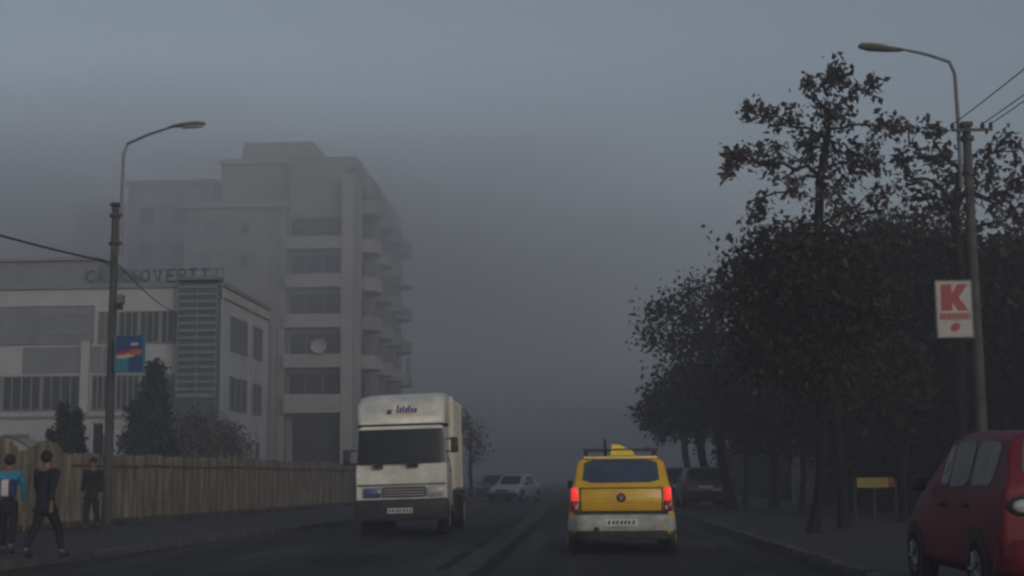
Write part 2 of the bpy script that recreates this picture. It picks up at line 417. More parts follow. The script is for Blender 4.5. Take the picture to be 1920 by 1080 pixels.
GR = 'street trees on the right side of the road'
tree('street_tree', 'tallest thin-leaved tree on the right, its top standing highest against the sky', 31, 1578,
     [(1572, 128, 9, 7), (1632, 158, 8, 6), (1404, 204, 9, 7), (1372, 292, 9, 8), (1366, 318, 7, 4), (1412, 402, 8, 5), (1516, 158, 8, 5), (1568, 150, 23, 12), (1535, 165, 19, 4), (1615, 168, 18, 4), (1565, 215, 43, 25), (1435, 218, 23, 7), (1480, 225, 30, 12), (1400, 290, 28, 10), (1445, 290, 37, 17), (1510, 285, 37, 18),
      (1580, 300, 54, 29), (1645, 245, 27, 10), (1640, 300, 32, 12), (1430, 385, 23, 7), (1480, 345, 32, 10), (1560, 390, 63, 25), (1650, 375, 39, 12), (1425, 430, 23, 5), (1500, 440, 54, 18), (1610, 460, 63, 22)],
     'leaf_autumn', .17, 9, group=GR, spread=.22, trunk_r=.11)
tree('street_tree', 'wide sparse autumn tree behind the right lamp pole, sky showing through', 34, 1800,
     [(1690, 238, 19, 8), (1735, 235, 12, 4), (1765, 240, 10, 4), (1700, 300, 36, 17), (1760, 300, 36, 18), (1880, 278, 30, 12), (1830, 320, 39, 18), (1900, 340, 39, 18), (1950, 320, 36, 9), (1790, 360, 45, 22),
      (1860, 400, 50, 22), (1930, 420, 54, 22), (1730, 370, 36, 14), (1780, 440, 54, 22), (1690, 430, 45, 16)],
     'leaf_autumn', .20, 7, group=GR, spread=.22, trunk_r=.13)
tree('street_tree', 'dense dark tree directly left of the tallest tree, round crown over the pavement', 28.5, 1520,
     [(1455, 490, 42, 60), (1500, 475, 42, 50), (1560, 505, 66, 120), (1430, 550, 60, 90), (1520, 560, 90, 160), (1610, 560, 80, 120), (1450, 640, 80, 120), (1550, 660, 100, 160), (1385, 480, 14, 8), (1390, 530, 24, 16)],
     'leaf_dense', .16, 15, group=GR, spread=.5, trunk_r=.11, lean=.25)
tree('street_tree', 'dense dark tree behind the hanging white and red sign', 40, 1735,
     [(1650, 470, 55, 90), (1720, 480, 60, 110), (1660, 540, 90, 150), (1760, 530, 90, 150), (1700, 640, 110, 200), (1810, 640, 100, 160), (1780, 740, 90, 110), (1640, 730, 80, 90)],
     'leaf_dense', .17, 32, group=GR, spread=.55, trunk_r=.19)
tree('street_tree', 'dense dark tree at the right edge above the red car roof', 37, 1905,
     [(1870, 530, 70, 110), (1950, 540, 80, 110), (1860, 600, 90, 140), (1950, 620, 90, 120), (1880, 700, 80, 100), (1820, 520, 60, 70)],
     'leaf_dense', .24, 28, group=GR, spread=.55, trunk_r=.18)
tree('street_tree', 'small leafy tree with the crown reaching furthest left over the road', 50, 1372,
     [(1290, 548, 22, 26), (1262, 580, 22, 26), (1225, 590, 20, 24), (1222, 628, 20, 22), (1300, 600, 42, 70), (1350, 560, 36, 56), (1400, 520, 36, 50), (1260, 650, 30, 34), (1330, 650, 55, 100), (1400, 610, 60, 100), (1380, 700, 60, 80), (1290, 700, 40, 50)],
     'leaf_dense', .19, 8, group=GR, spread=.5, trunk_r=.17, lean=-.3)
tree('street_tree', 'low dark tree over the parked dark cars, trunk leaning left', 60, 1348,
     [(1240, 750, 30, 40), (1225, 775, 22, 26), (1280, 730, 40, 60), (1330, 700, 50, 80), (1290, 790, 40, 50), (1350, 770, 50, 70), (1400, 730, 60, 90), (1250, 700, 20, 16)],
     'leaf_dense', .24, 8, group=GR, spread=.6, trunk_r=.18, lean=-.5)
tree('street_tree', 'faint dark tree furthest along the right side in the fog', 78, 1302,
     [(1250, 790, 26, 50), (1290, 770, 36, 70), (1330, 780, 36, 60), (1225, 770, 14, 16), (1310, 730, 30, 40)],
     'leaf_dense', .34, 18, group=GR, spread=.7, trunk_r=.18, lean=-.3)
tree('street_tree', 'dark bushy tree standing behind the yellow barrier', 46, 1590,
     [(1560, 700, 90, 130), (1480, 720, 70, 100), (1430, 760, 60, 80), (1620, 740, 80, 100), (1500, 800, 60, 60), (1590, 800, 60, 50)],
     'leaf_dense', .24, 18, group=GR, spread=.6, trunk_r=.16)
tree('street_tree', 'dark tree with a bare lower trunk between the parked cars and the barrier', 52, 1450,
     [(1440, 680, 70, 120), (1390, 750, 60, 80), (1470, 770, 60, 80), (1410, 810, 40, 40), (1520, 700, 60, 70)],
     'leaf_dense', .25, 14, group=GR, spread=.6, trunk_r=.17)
for px, Y, l in ((1395, 56, 'slim bare trunk with a thin crown right of the dark hatchback'), (1500, 43, 'slim dark trunk left of the yellow barrier'), (1690, 35, 'slim dark trunk between the yellow barrier and the red car')):
    tree('young_tree', l, Y, px, [(px - 12, 760, 40, 50), (px + 6, 690, 44, 50)], 'leaf_dense', .24, 16, group='slim young trees under the big crowns', spread=.5, trunk_r=.09, lean=.1)
# hedge added behind the row to darken the gap below the crowns
hedge = thing('hedge', 'tall dark hedge added behind the row of trees on the right to darken the gap', 'hedge')
def leafmass(parent, name, boxes, leaf, dens, size):
    V = []
    for (x0, x1, y0, y1, z1) in boxes:
        n = int(dens * (x1 - x0 + y1 - y0) * 4)
        p = rng.random((n, 3)) * [x1 - x0, y1 - y0, z1] + [x0, y0, 0]
        p[:, 2] *= .75 + .25 * np.sin(p[:, 1] * 1.1 + p[:, 0]) ** 2
        d = rng.normal(size=(n, 3)); d /= np.linalg.norm(d, axis=1)[:, None]; e = np.cross(d, rng.normal(size=(n, 3))); e /= np.linalg.norm(e, axis=1)[:, None]
        s = size * (.5 + rng.random((n, 1)))
        q = np.stack([p, p + d * s * .5 + e * s * .3, p + d * s, p + d * s * .5 - e * s * .3], 1); q[:, :, 2] = np.maximum(q[:, :, 2], 0.0); V.append(q.reshape(-1, 3))
    v = np.vstack(V); n = len(v) // 4
    me = bpy.data.meshes.new(name); me.vertices.add(n * 4); me.vertices.foreach_set('co', v.ravel().astype(np.float32))
    me.loops.add(n * 4); me.loops.foreach_set('vertex_index', np.arange(n * 4)); me.polygons.add(n); me.polygons.foreach_set('loop_start', np.arange(n) * 4); me.update(calc_edges=True)
    me.materials.append(MATS[leaf]); o = bpy.data.objects.new(name, me); COL.objects.link(o); o.parent = parent; return o
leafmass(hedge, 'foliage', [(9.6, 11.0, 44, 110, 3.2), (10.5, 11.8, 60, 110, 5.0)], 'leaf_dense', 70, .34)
mb = MB()
for i in range(60):
    y = 44.5 + i * 1.1; mb.tube([(10.3, y, 0), (10.3 + random.uniform(-.3, .3), y + random.uniform(-.3, .3), 2.2)], [.04, .01], 5)
mb.build('stem', 'bark', hedge)

GC = 'conifers behind the fence'
def cone_blobs(px, ytop, ybot, w, n):
    out = []
    for i in range(9):
        t = (i + .5) / 9; out.append((px + random.uniform(-2, 2), ytop + (ybot - ytop) * t, max(3, w * t ** .8 * .55), int(n * (t + .15))))
    return out
tree('conifer', 'tall dark pointed conifer behind the fence beside the blue and red sign', 56, 278, cone_blobs(289, 682, 850, 78, 62) + [(250, 830, 24, 40), (262, 780, 22, 40)], 'conifer', .22, 22, group=GC, spread=.28, trunk_r=.12, droop=.8, zbase=-.02)
tree('conifer', 'small pointed conifer, left one of the pair behind the fence', 44, 121, cone_blobs(121, 756, 860, 22, 34), 'conifer', .16, 22, group=GC, spread=.12, trunk_r=.07, droop=.8, zbase=-.02)
tree('conifer', 'small pointed conifer, right one of the pair behind the fence', 45, 143, cone_blobs(142, 772, 860, 22, 34) + [(98, 815, 7, 12)], 'conifer', .16, 22, group=GC, spread=.12, trunk_r=.07, droop=.8, zbase=-.02)
tree('bush', 'grey leafless bush in front of the glazed stair tower', 58, 355, [(350, 800, 30, 90), (375, 790, 22, 50), (330, 830, 24, 50), (380, 830, 28, 70), (350, 850, 40, 70)], 'leaf_grey', .14, 9, cat='bush', spread=.4, trunk_r=.08, bark='bark_pale', zbase=-.02, group='bushes in front of the white building')
tree('bush', 'pale beige bush beside the side wall of the white building', 60, 420, [(405, 805, 20, 60), (430, 820, 24, 60), (400, 840, 26, 60), (450, 845, 22, 40)], 'leaf_grey', .14, 12, cat='bush', spread=.4, trunk_r=.08, bark='bark_pale', zbase=-.02, group='bushes in front of the white building')
tree('street_tree', 'faint bare tree in the fog right behind the box truck', 88, 882, [(882, 815, 26, 60), (868, 790, 16, 30), (895, 845, 22, 40)], 'leaf_grey', .2, 5, bark='bark', spread=.5, trunk_r=.12, zbase=-.02)

# ------------------------------------------------------------------ white office building
def zat(py, Y, px=200): return P(px, py, Y).z
def xat(px, Y, py=700): return P(px, py, Y).x
YB = 69.0
wb = thing('office_building', 'white three-storey office building with window bands and a glazed stair tower', 'building', (xat(415, YB), YB, -.02))
OX, OY = wb.location.x, wb.location.y
def FX(px): return xat(px, YB) - OX
def FZ(py): return zat(py, YB) + .02
x0b, HB = FX(-420), FZ(541)
MB().box(x0b, 0, 0, 10.2, 0, HB).build('wall', 'white_plaster', wb)
MB().box(x0b - .15, .12, -.16, 10.32, HB + .002, HB + .22).build('roof_slab', 'grey_panel', wb)
def window(xa, xb, za, zb, nm, parent=wb, glass='dark_glass', frame='grey_panel', y=0., name='window', hb=0):
    """on the front face (y = plane): frame object with a pane as its child"""
    if glass == 'dark_glass' and random.random() < .22: glass = 'curtain'
    f = MB(); t = .07
    f.box(xa, xb, y - .06, y - .002, zb - t, zb); f.box(xa, xb, y - .09, y - .002, za, za + t)
    f.box(xa, xa + t, y - .06, y - .002, za + t, zb - t); f.box(xb - t, xb, y - .06, y - .002, za + t, zb - t)
    for k in range(1, nm):
        x = xa + (xb - xa) * k / nm; f.box(x - .035, x + .035, y - .055, y - .002, za + t, zb - t)
    for k in range(1, hb + 1):
        z = za + (zb - za) * k / (hb + 1); f.box(xa + t, xb - t, y - .05, y - .003, z - .03, z + .03)
    o = f.build(name, frame, parent)
    MB().box(xa + t, xb - t, y - .02, y - .001, za + t, zb - t).build('pane', glass, o)
    return o
def swindow(ya, yb, za, zb, nm, parent=wb, x=0., glass='dark_glass', frame='grey_panel'):
    f = MB(); t = .07
    f.box(x + .002, x + .06, ya, yb, zb - t, zb); f.box(x + .002, x + .09, ya, yb, za, za + t)
    f.box(x + .002, x + .06, ya, ya + t, za + t, zb - t); f.box(x + .002, x + .06, yb - t, yb, za + t, zb - t)
    for k in range(1, nm):
        y = ya + (yb - ya) * k / nm; f.box(x + .002, x + .055, y - .035, y + .035, za + t, zb - t)
    o = f.build('window', frame, parent)
    MB().box(x + .001, x + .02, ya + t, yb - t, za + t, zb - t).build('pane', glass, o)
# upper floor
for a, b in ((182, 218), (220, 258), (260, 298), (300, 337)): window(FX(a), FX(b), FZ(645), FZ(584), 3)
for a, b in ((-415, -300), (-298, -180), (-178, -60), (-58, 56), (58, 174)): window(FX(a), FX(b), FZ(645), FZ(572), 4, glass='pale_glass', frame='grey_panel', hb=3)
for a, b in ((-415, -190), (-185, -52), (42, 190), (192, 262)):
    MB().box(FX(a), FX(b), -.035, -.002, FZ(699), FZ(650)).build('cladding_panel', 'grey_panel', wb)
for a, b in ((-415, -300), (-298, -226), (-222, -140), (-138, -74), (-70, 4), (6, 78), (80, 151), (173, 216), (218, 262), (264, 300), (302, 338)):
    window(FX(a), FX(b), FZ(769), FZ(703), 4)
for a in (153, -420, 340): MB().bbox(FX(a), FX(a) + .42, -.22, -.002, FZ(775), FZ(640), .02).build('pillar', 'white_plaster', wb) if a == 153 else None
for a, b in ((-360, -300), (-240, -180), (-110, -60), (10, 60), (100, 140), (185, 215)): window(FX(a), FX(b), FZ(880), FZ(812), 2)
MB().box(x0b, FX(338), -.05, -.002, FZ(785), FZ(779)).build('string_course', 'grey_panel', wb)
# stair tower
tw0, tw1 = FX(341), FX(413)
tp = MB().box(tw0, tw1, -.9, -.003, 0, HB + .05).build('stair_tower', 'teal_glass', wb)
fn = MB(); z = FZ(765)
for k in range(16):
    zz = FZ(750) + k * (HB - FZ(750)) / 15.5; fn.box(tw0 - .03, tw1 + .03, -.97, -.905, zz, zz + (.13 if k else .22))
for k in range(3):
    x = tw0 + (tw1 - tw0) * k / 2; fn.box(x - .03, x + .03, -.955, -.902, FZ(765), HB)
fn.build('fin', 'fin_metal', tp)
window(tw0 + .15, tw1 - .15, .1, FZ(780), 2, y=-.905, name='door')
MB().box(tw0 - .1, tw1 + .1, -1.0, 0.05, HB + .223, HB + .4).build('tower_cap', 'teal_metal', wb)
# side face towards the road
for ya, yb, nm in ((1.5, 5.2, 3), (6.4, 8.6, 2)):
    for a, b in ((586, 662), (702, 776)): swindow(ya, yb, FZ(b) + .25, FZ(a) - .05, nm)
for ya in (1.6, 3.4, 5.4, 7.3): swindow(ya, ya + .9, FZ(868), FZ(822), 1)
MB().box(.003, .12, -.1, 10.25, HB - .55, HB - .1).build('cornice', 'cream_plaster', wb)
MB().box(.002, .05, 5.5, 6.1, .2, HB - .9).build('pilaster', 'cream_plaster', wb)
# roof railing and set-back storey
rl = MB(); xa, xb = FX(148), FX(412)
for k in range(14): x = xa + (xb - xa) * k / 13; rl.box(x - .025, x + .025, .40, .45, HB + .221, HB + 1.0)
for zz in (.30, .92): rl.box(xa, xb, .451, .49, HB + zz, HB + zz + .05)
sr = rl.build('sign_rack', 'fin_metal', wb)
GLY = {'C': [[(1, .85), (.6, 1), (.15, .8), (0, .5), (.15, .2), (.6, 0), (1, .15)]], 'A': [[(0, 0), (.5, 1), (1, 0)], [(.2, .38), (.8, .38)]], 'K': [[(0, 0), (0, 1)], [(1, 1), (.05, .5), (1, 0)]],
       'O': [[(.5, 0), (0, .3), (0, .7), (.5, 1), (1, .7), (1, .3), (.5, 0)]], 'V': [[(0, 1), (.5, 0), (1, 1)]], 'E': [[(1, 1), (0, 1), (0, 0), (1, 0)], [(0, .5), (.8, .5)]],
       'P': [[(0, 0), (0, 1), (.8, 1), (1, .75), (.8, .5), (0, .5)]], 'T': [[(0, 1), (1, 1)], [(.5, .98), (.5, 0)]], 'I': [[(.5, 0), (.5, 1)]]}
for g_, px in (('C', 152), ('A', 172), ('K', 214), ('A', 234), ('O', 256), ('V', 280), ('E', 306), ('P', 326), ('T', 348), ('T', 370), ('I', 392)):
    m = MB()
    for st in GLY[g_]: m.tube([(FX(px) + u * .40, .33, HB + .36 + v * .58) for u, v in st], .055, 5)
    m.build('roof_letter', 'teal_letter', wb)
MB().box(x0b + .5, FX(150), 2.2, 9.4, HB + .223, HB + 1.75).build('upper_storey', 'grey_panel', wb)
MB().box(x0b + .3, FX(153), 2.0, 9.6, HB + 1.753, HB + 1.9).build('upper_roof', 'apartment_dark', wb)

# ------------------------------------------------------------------ apartment tower in the fog
YT = 99.0
at = thing('apartment_tower', 'tall foggy apartment tower with stacked balconies and stepped roof', 'building', (xat(640, YT), YT, -.02))
TX = at.location.x
def AX(px, Y=YT): return xat(px, Y) - TX
def AZ(py, Y=YT): return zat(py, Y, 560) + .02
xl, xr = AX(498), AX(662)
zc = AZ(388)
MB().box(AX(340), AX(533), 0, 26, 0, zc).build('wall', 'apartment_wall', at)
MB().box(AX(533) + .002, xr, .9, 26, 0, AZ(290)).build('wall', 'apartment_wall', at)
MB().box(AX(640), xr + .002, -.35, .898, 0, AZ(330)).build('corner_pier', 'apartment_light', at)
MB().box(AX(334), AX(536), -.4, 10, zc + .002, zc + .35).build('cornice', 'apartment_light', at)
up_ = MB(); up_.box(AX(398), AX(533) , 1.5, 20, zc + .352, AZ(292)); up_.build('upper_block', 'apartment_wall', at)
pz = AZ(292) + .002
MB().prism([(AX(424), pz), (AX(598), pz), (AX(568), AZ(247)), (AX(432), AZ(247))], 3, 18).build('penthouse', 'apartment_wall', at)
MB().box(AX(396), AX(640), 1.2, 1.498, AZ(298), AZ(289)).build('cornice', 'apartment_light', at)
# balconies on the front
rows = [(395, 445, 468), (468, 515, 540), (540, 590, 615), (615, 665, 690), (690, 740, 765)]
for i, (t0, p0, p1) in enumerate(rows):
    bx0, bx1 = AX(534), AX(640) - .003
    b = MB(); b.box(bx0, bx1, -.5, -.38, AZ(p1), AZ(p0)); b.box(bx0, bx1, -.379, .897, AZ(p1), AZ(p1) + .15)
    b.box(bx0, bx0 + .1, -.379, .897, AZ(p1) + .151, AZ(p0))
    bal = b.build('balcony', 'apartment_light', at)
    w = MB(); xs = [bx0 + .15, bx0 + 1.3, bx0 + 2.5, bx1 - .1]
    gl = MB().box(bx0 + .12, bx1 - .02, .86, .898, AZ(p0) - .4, AZ(t0) - .35).build('balcony_glazing', 'interior_dark', at)
    fr = MB()
    for x in xs: fr.box(x - .04, x + .04, .82, .858, AZ(p0) - .4, AZ(t0) - .35)
    fr.build('frame', 'apartment_wall' if i % 2 else 'apartment_dark', gl)
MB().box(AX(545), AX(632), .85, .898, 0, AZ(782)).build('garage_opening', 'interior_dark', at)  # flat dark panel stands in for the shade inside the open garage
MB().box(AX(534), AX(640) - .003, -.45, .897, AZ(775), AZ(765) - .002).build('canopy', 'apartment_light', at)
# small windows and panels on the left part
for px, py in ((455, 425), (455, 490), (455, 560)):
    window(AX(px - 7), AX(px + 7), AZ(py + 12), AZ(py - 12), 1, parent=at, glass='interior_dark', frame='apartment_dark')
for py in (400, 470, 540):
    for px in (352, 376, 400): window(AX(px), AX(px + 18), AZ(py + 45), AZ(py), 2, parent=at, glass='pale_glass', frame='apartment_light')
for px in (505, 518): MB().box(AX(px), AX(px + 4), -.12, -.002, 0, zc).build('pilaster', 'apartment_dark', at)
# round balconies stacked along the side facing the road
for yb in (3.2, 9.2, 15.2, 21.2):
    for fl in range(9):
        z0 = AZ(765) + (fl - 1) * (AZ(690) - AZ(765))
        if z0 < 1.5 or z0 > AZ(330): continue
        ringb = [(xr + .003, yb - 2.0)] + [(xr + .35 + 1.15 * math.sin(a), yb - 1.9 * math.cos(a)) for a in [math.pi * k / 12 for k in range(13)]] + [(xr + .003, yb + 2.0)]
        b = MB(); b.prism(ringb, z0, z0 + .16, axis='z')
        inn = [(x - .14 if x > xr + .2 else x, yb + (y - yb) * .93) for x, y in ringb]
        if random.random() < .85:
            b.rings([[(x, y, z0 + .162) for x, y in ringb], [(x, y, z0 + .95) for x, y in ringb], [(x, y, z0 + .95) for x, y in inn], [(x, y, z0 + .162) for x, y in inn]], closed=False, cap=False)
        b.build('balcony', 'apartment_light' if fl % 3 else 'apartment_wall', at)
        MB().box(xr + .003, xr + .04, yb - 1.5, yb + 1.5, z0 + .2, z0 + 2.3).build('balcony_glazing', 'interior_dark', at)
        if random.random() < .45:
            MB().box(xr + 1.2, xr + 1.24, yb - 1.2, yb + .9, z0 + .98, z0 + 2.4).build('awning', 'apartment_dark', at)
for yb in (0.4, 6.2, 12.2, 18.2): MB().box(xr + .003, xr + .5, yb - .25, yb + .25, 0, AZ(305)).build('pilaster', 'apartment_wall', at)
# dish
dish = thing('satellite_dish', 'round white satellite dish on a balcony of the apartment tower', 'satellite dish', P(597, 649, YT - .9))
mb = MB(); rs = []
for i in range(6):
    t = i / 5; rs.append([(.56 * t * math.cos(a), .22 * t * t - .2, .50 * t * math.sin(a)) for a in [2 * math.pi * k / 20 for k in range(20)]])
rs[0] = [(.01 * math.cos(2 * math.pi * k / 20), -.2, .01 * math.sin(2 * math.pi * k / 20)) for k in range(20)]
mb.rings([[(x, -y, z) for x, y, z in r] for r in rs], cap=False)
o = mb.build('reflector', 'white_plaster', dish, smooth=True); sdm = o.modifiers.new('thickness', 'SOLIDIFY'); sdm.thickness = .03
MB().tube([(0, .2, 0), (0, .3, -.45), (0, .45, -.6)], .035, 6).build('bracket', 'galvanised', dish)
MB().tube([(0, .05, -.5), (0, -.55, -.1)], .02, 5).build('feed_arm', 'galvanised', dish)

def block(name, label, x0, x1, y0, d, ztop, m, fl=3.0, wx=2.4, cat='building', roof=None, sidewin=False, group=None):
    root = thing(name, label, cat, (x0, y0, -.02), 0, group)
    w = x1 - x0
    MB().box(0, w, 0, d, 0, ztop).build('wall', m, root)
    if roof: MB().prism([(-.3, ztop + .002), (w + .3, ztop + .002), (w / 2, ztop + w * .28)], -.3, d + .3).build('roof', 'roof_tile', root)
    else: MB().box(-.2, w + .2, -.2, d + .2, ztop + .002, ztop + .35).build('roof', 'apartment_dark', root)
    z = 1.0
    while z + 1.5 < ztop:
        x = .9
        while x + 1.2 < w:
            window(x, x + 1.2, z, z + 1.4, 2, parent=root, glass='interior_dark', frame='apartment_light'); x += wx
        z += fl
    return root
block('apartment_block', 'pale foggy apartment block joined left of the tower, flat roof one step lower', xat(232, 106), xat(395, 106), 106, 16, zat(347, 106, 300), 'far_wall', 2.8, 2.6)
block('apartment_block', 'faint grey block behind the left lamp arm', xat(130, 128), xat(240, 128), 128, 16, zat(388, 128, 180), 'far_wall', 2.9, 2.8)
block('apartment_block', 'faintest lowest block at the left end of the skyline', xat(52, 142), xat(140, 142), 142, 16, zat(465, 142, 90), 'far_wall', 2.9, 3)
# shop building behind the trees on the right
sb = thing('shop_building', 'dark low building with pale columns behind the trees on the right', 'building', (13.2, 30, -.02))
MB().box(0, 12, 0, 30, 0, 5.2).build('wall', 'apartment_dark', sb)
MB().box(-.5, 12.3, -.3, 30.3, 5.202, 5.6).build('roof', 'interior_dark', sb)
for k in range(12):
    y = .6 + k * 2.45
    MB().bbox(-.28, -.002, y, y + .34, 0, 5.2, .02).build('column', 'apartment_light', sb)
    f = MB(); ya, yb = y + .5, y + 2.25
    f.box(-.05, -.002, ya, yb, 3.3, 3.4); f.box(-.05, -.002, ya, yb, .5, .6); f.box(-.05, -.002, ya, ya + .08, .6, 3.3); f.box(-.05, -.002, yb - .08, yb, .6, 3.3)
    o = f.build('window', 'apartment_light', sb); MB().box(-.02, -.001, ya + .08, yb - .08, .6, 3.3).build('pane', 'dark_glass', o)
MB().box(xat(1560, 62) - 13.2 - 2, 12, 30.31, 31, 0, 3.0).build('yard_wall', 'apartment_dark', sb)

n = 2600; t = rng.random(n); idx = (t * (len(fp) - 1)).astype(int); fr_ = t * (len(fp) - 1) - idx
A_ = np.array(fp); base_ = A_[idx] * (1 - fr_[:, None]) + A_[np.minimum(idx + 1, len(fp) - 1)] * fr_[:, None]
keep = np.sin(base_[:, 1] * .9) + np.sin(base_[:, 1] * .37 + 1) + rng.random(n) > .3; base_ = base_[keep]; n = len(base_)
p = np.column_stack([base_[:, 0] + .14 + rng.random(n) ** 2 * .35, base_[:, 1], np.full(n, .1)])
dr = rng.normal(size=(n, 3)) * [.5, .5, .1] + [0, 0, .8]; hh = (.06 + .2 * rng.random((n, 1)) ** 2); wv = rng.normal(size=(n, 3)) * [1, 1, 0]; wv *= .014 / (np.linalg.norm(wv, axis=1)[:, None] + 1e-6)
v = np.stack([p - wv, p + wv, p + dr * hh], 1).reshape(-1, 3)
wm = MB(); wm.v = [tuple(q) for q in v]; wm.f = [(3 * i, 3 * i + 1, 3 * i + 2) for i in range(n)]
tag(wm.build('weeds', 'leaf_dense'), kind='stuff')
# dome-roofed kiosk and box behind the fence
dm = thing('storage_dome', 'pale round-topped cover rising behind the fence at the left edge', 'shelter', (xat(12, 46), 46, -.02))
mb = MB(); rw = 1.05
arc = [(rw * math.cos(a), 1.75 + .95 * math.sin(a)) for a in [math.pi * k / 14 for k in range(15)]]
mb.prism([(-rw, 0), (rw, 0)] + arc, 0, 4); mb.build('cover', 'dome_cover', dm, smooth=True)
mb = MB(); mb.tube([(x * 1.02, -.02, z * 1.005) for x, z in arc], .04, 6); mb.build('hoop', 'galvanised', dm)
cb = thing('utility_cabinet', 'narrow dark upright cabinet behind the fence left of the lamp pole', 'cabinet', (xat(187, 42), 42, -.02))
MB().bbox(-.11, .11, -.1, .1, 0, zat(795, 42, 187), .02).build('body', 'black_metal', cb)
MB().box(-.13, .13, -.12, .12, zat(795, 42, 187) + .002, zat(795, 42, 187) + .05).build('lid', 'teal_metal', cb)

# ------------------------------------------------------------------ lamp poles
def lamp_pole(name, label, Y, base, ctop, tube, arm, head, side, zb=.1):
    b = P(base[0], base[1], Y); bx = b.x
    root = thing(name, label, 'street lamp', (bx, Y, zb), 0, 'concrete street lamp poles')
    o = Vector((bx, Y, zb)); top = P(ctop[0], ctop[1], Y)
    dx = 0
    MB().tube([(0, 0, -.05), (dx, 0, (top.z - zb) * .5), (dx, 0, top.z - zb)], [.125, .11, .09], 10).build('pole', 'concrete_pole', root, smooth=True)
    MB().bbox(-.12, .12, -.12, .12, top.z - zb + .002, top.z - zb + .1, .02).build('pole_cap', 'black_metal', root)
    a0 = P(*tube[0], Y) - o; a1 = P(*tube[1], Y) - o; a2 = P(*arm, Y - .3) - o
    a0 = Vector((side * .16, 0, top.z - zb - 1.3)); a1.y = 0; a1.x = side * .18
    mid = [a0, Vector((a0.x, 0, top.z - zb + .1)), Vector((a1.x, 0, a1.z - .25)), a1 + Vector((side * .1, 0, .03)), a1.lerp(a2, .5) + Vector((0, 0, .03)), a2]
    MB().tube(mid, [.045, .045, .04, .038, .035, .03], 8).build('lamp_arm', 'galvanised', root, smooth=True)
    for dz in (.25, 1.0):
        cl = MB(); cl.tube([(0, 0, top.z - zb - dz - .04), (0, 0, top.z - zb - dz + .04)], .15, 10); cl.box(min(0, side * .2), max(0, side * .2), -.05, .05, top.z - zb - dz - .03, top.z - zb - dz + .03); cl.build('clamp', 'black_metal', root)
    h0 = a2; h1 = P(head[0], head[1], Y - .35) - o; d = (h1 - h0)
    L = d.length; d.normalize(); ang = math.atan2(d.z, d.x)
    M = Matrix.Translation(h0) @ Matrix.Rotation(-ang, 4, 'Y')
    mb = MB(); rs = []
    for t, w, hh in ((-.04, .05, .05), (.05, .08, .06), (.35, .12, .09), (.75, .14, .10), (.97, .09, .06), (1, .04, .03)):
        rs.append([M @ Vector((L * t, w * math.cos(q), hh * math.sin(q) if math.sin(q) > 0 else hh * .35 * math.sin(q))) for q in [2 * math.pi * k / 12 for k in range(12)]])
    mb.rings(rs); hd = mb.build('lamp_head', 'lamp_housing', root, smooth=True)
    mb = MB(); rs = []
    for t, w in ((.32, .04), (.4, .09), (.7, .115), (.9, .07), (.94, .02)):
        rs.append([M @ Vector((L * t, w * math.cos(q), -.028 + .055 * (math.sin(q) if math.sin(q) < 0 else 0))) for q in [2 * math.pi * k / 12 for k in range(12)]])
    mb.rings(rs); mb.build('lens', 'lamp_lens', hd, smooth=True)
    return root, o
lp, lo = lamp_pole('street_lamp', 'concrete lamp pole by the fence with its arm reaching right, blue sign on it', 37.4, (200, 985), (199, 388), ((206, 420), (215, 272)), (322, 238), (384, 232), 1)
rp, ro = lamp_pole('street_lamp', 'concrete lamp pole among the trees on the right with its arm reaching left', 30.0, (1850, 985), (1826, 238), ((1822, 250), (1812, 118)), (1690, 92), (1610, 84), -1)
# right pole cross-arm with insulators
zt = P(1830, 246, 30).z - .1
mb = MB(); mb.box(-.35, .5, -.15, -.11, zt - .03, zt + .03); mb.build('cross_arm', 'black_metal', rp)
for x in (-.32, -.1, .3, .47): MB().tube([(x, -.13, zt + .032), (x, -.13, zt + .08), (x, -.13, zt + .16)], [.04, .05, .02], 8).build('insulator', 'black_metal', rp)
zt2 = P(200, 560, 37.4).z - .1
MB().bbox(.12, .3, -.13, .08, zt2 - .14, zt2 + .1, .02).build('junction_box', 'galvanised', lp)
MB().box(.1, .26, -.1, .06, zt2 - .3, zt2 - .145).build('bracket', 'black_metal', lp)
# cables
def wire(label, a, b, sag, r=.018):
    a, b = Vector(a), Vector(b)
    pts = [a.lerp(b, t) - Vector((0, 0, sag * 4 * t * (1 - t))) for t in [i / 24 for i in range(25)]]
    tag(MB().tube(pts, r, 6).build('overhead_cable', 'cable', smooth=True), label, 'cable', 'overhead cables')
zl = P(196, 491, 37.4).z
wire('dark overhead cable running from the left pole out of the left edge', (lo.x - .14, 37.4, zl), (-13.9, 2, zl + .3), .75, .03)
wire('thin overhead cable from the left pole down to the stair tower', (lo.x + .14, 37.4, zl - .1), (xat(340, 68), 68.0, zat(590, 68, 340)), .25, .016)
for k, (xo, zo, l) in enumerate(((-.32, .12, 'overhead cable from the left end of the right pole cross arm'), (.3, .12, 'overhead cable from the inner right insulator of the right pole'), (.47, .12, 'overhead cable from the outermost right insulator of the right pole'))):
    wire(l, (ro.x + xo, 29.85, ro.z + zt + zo), (ro.x + xo + .1, 2, ro.z + zt + zo + .2), .45, .012)

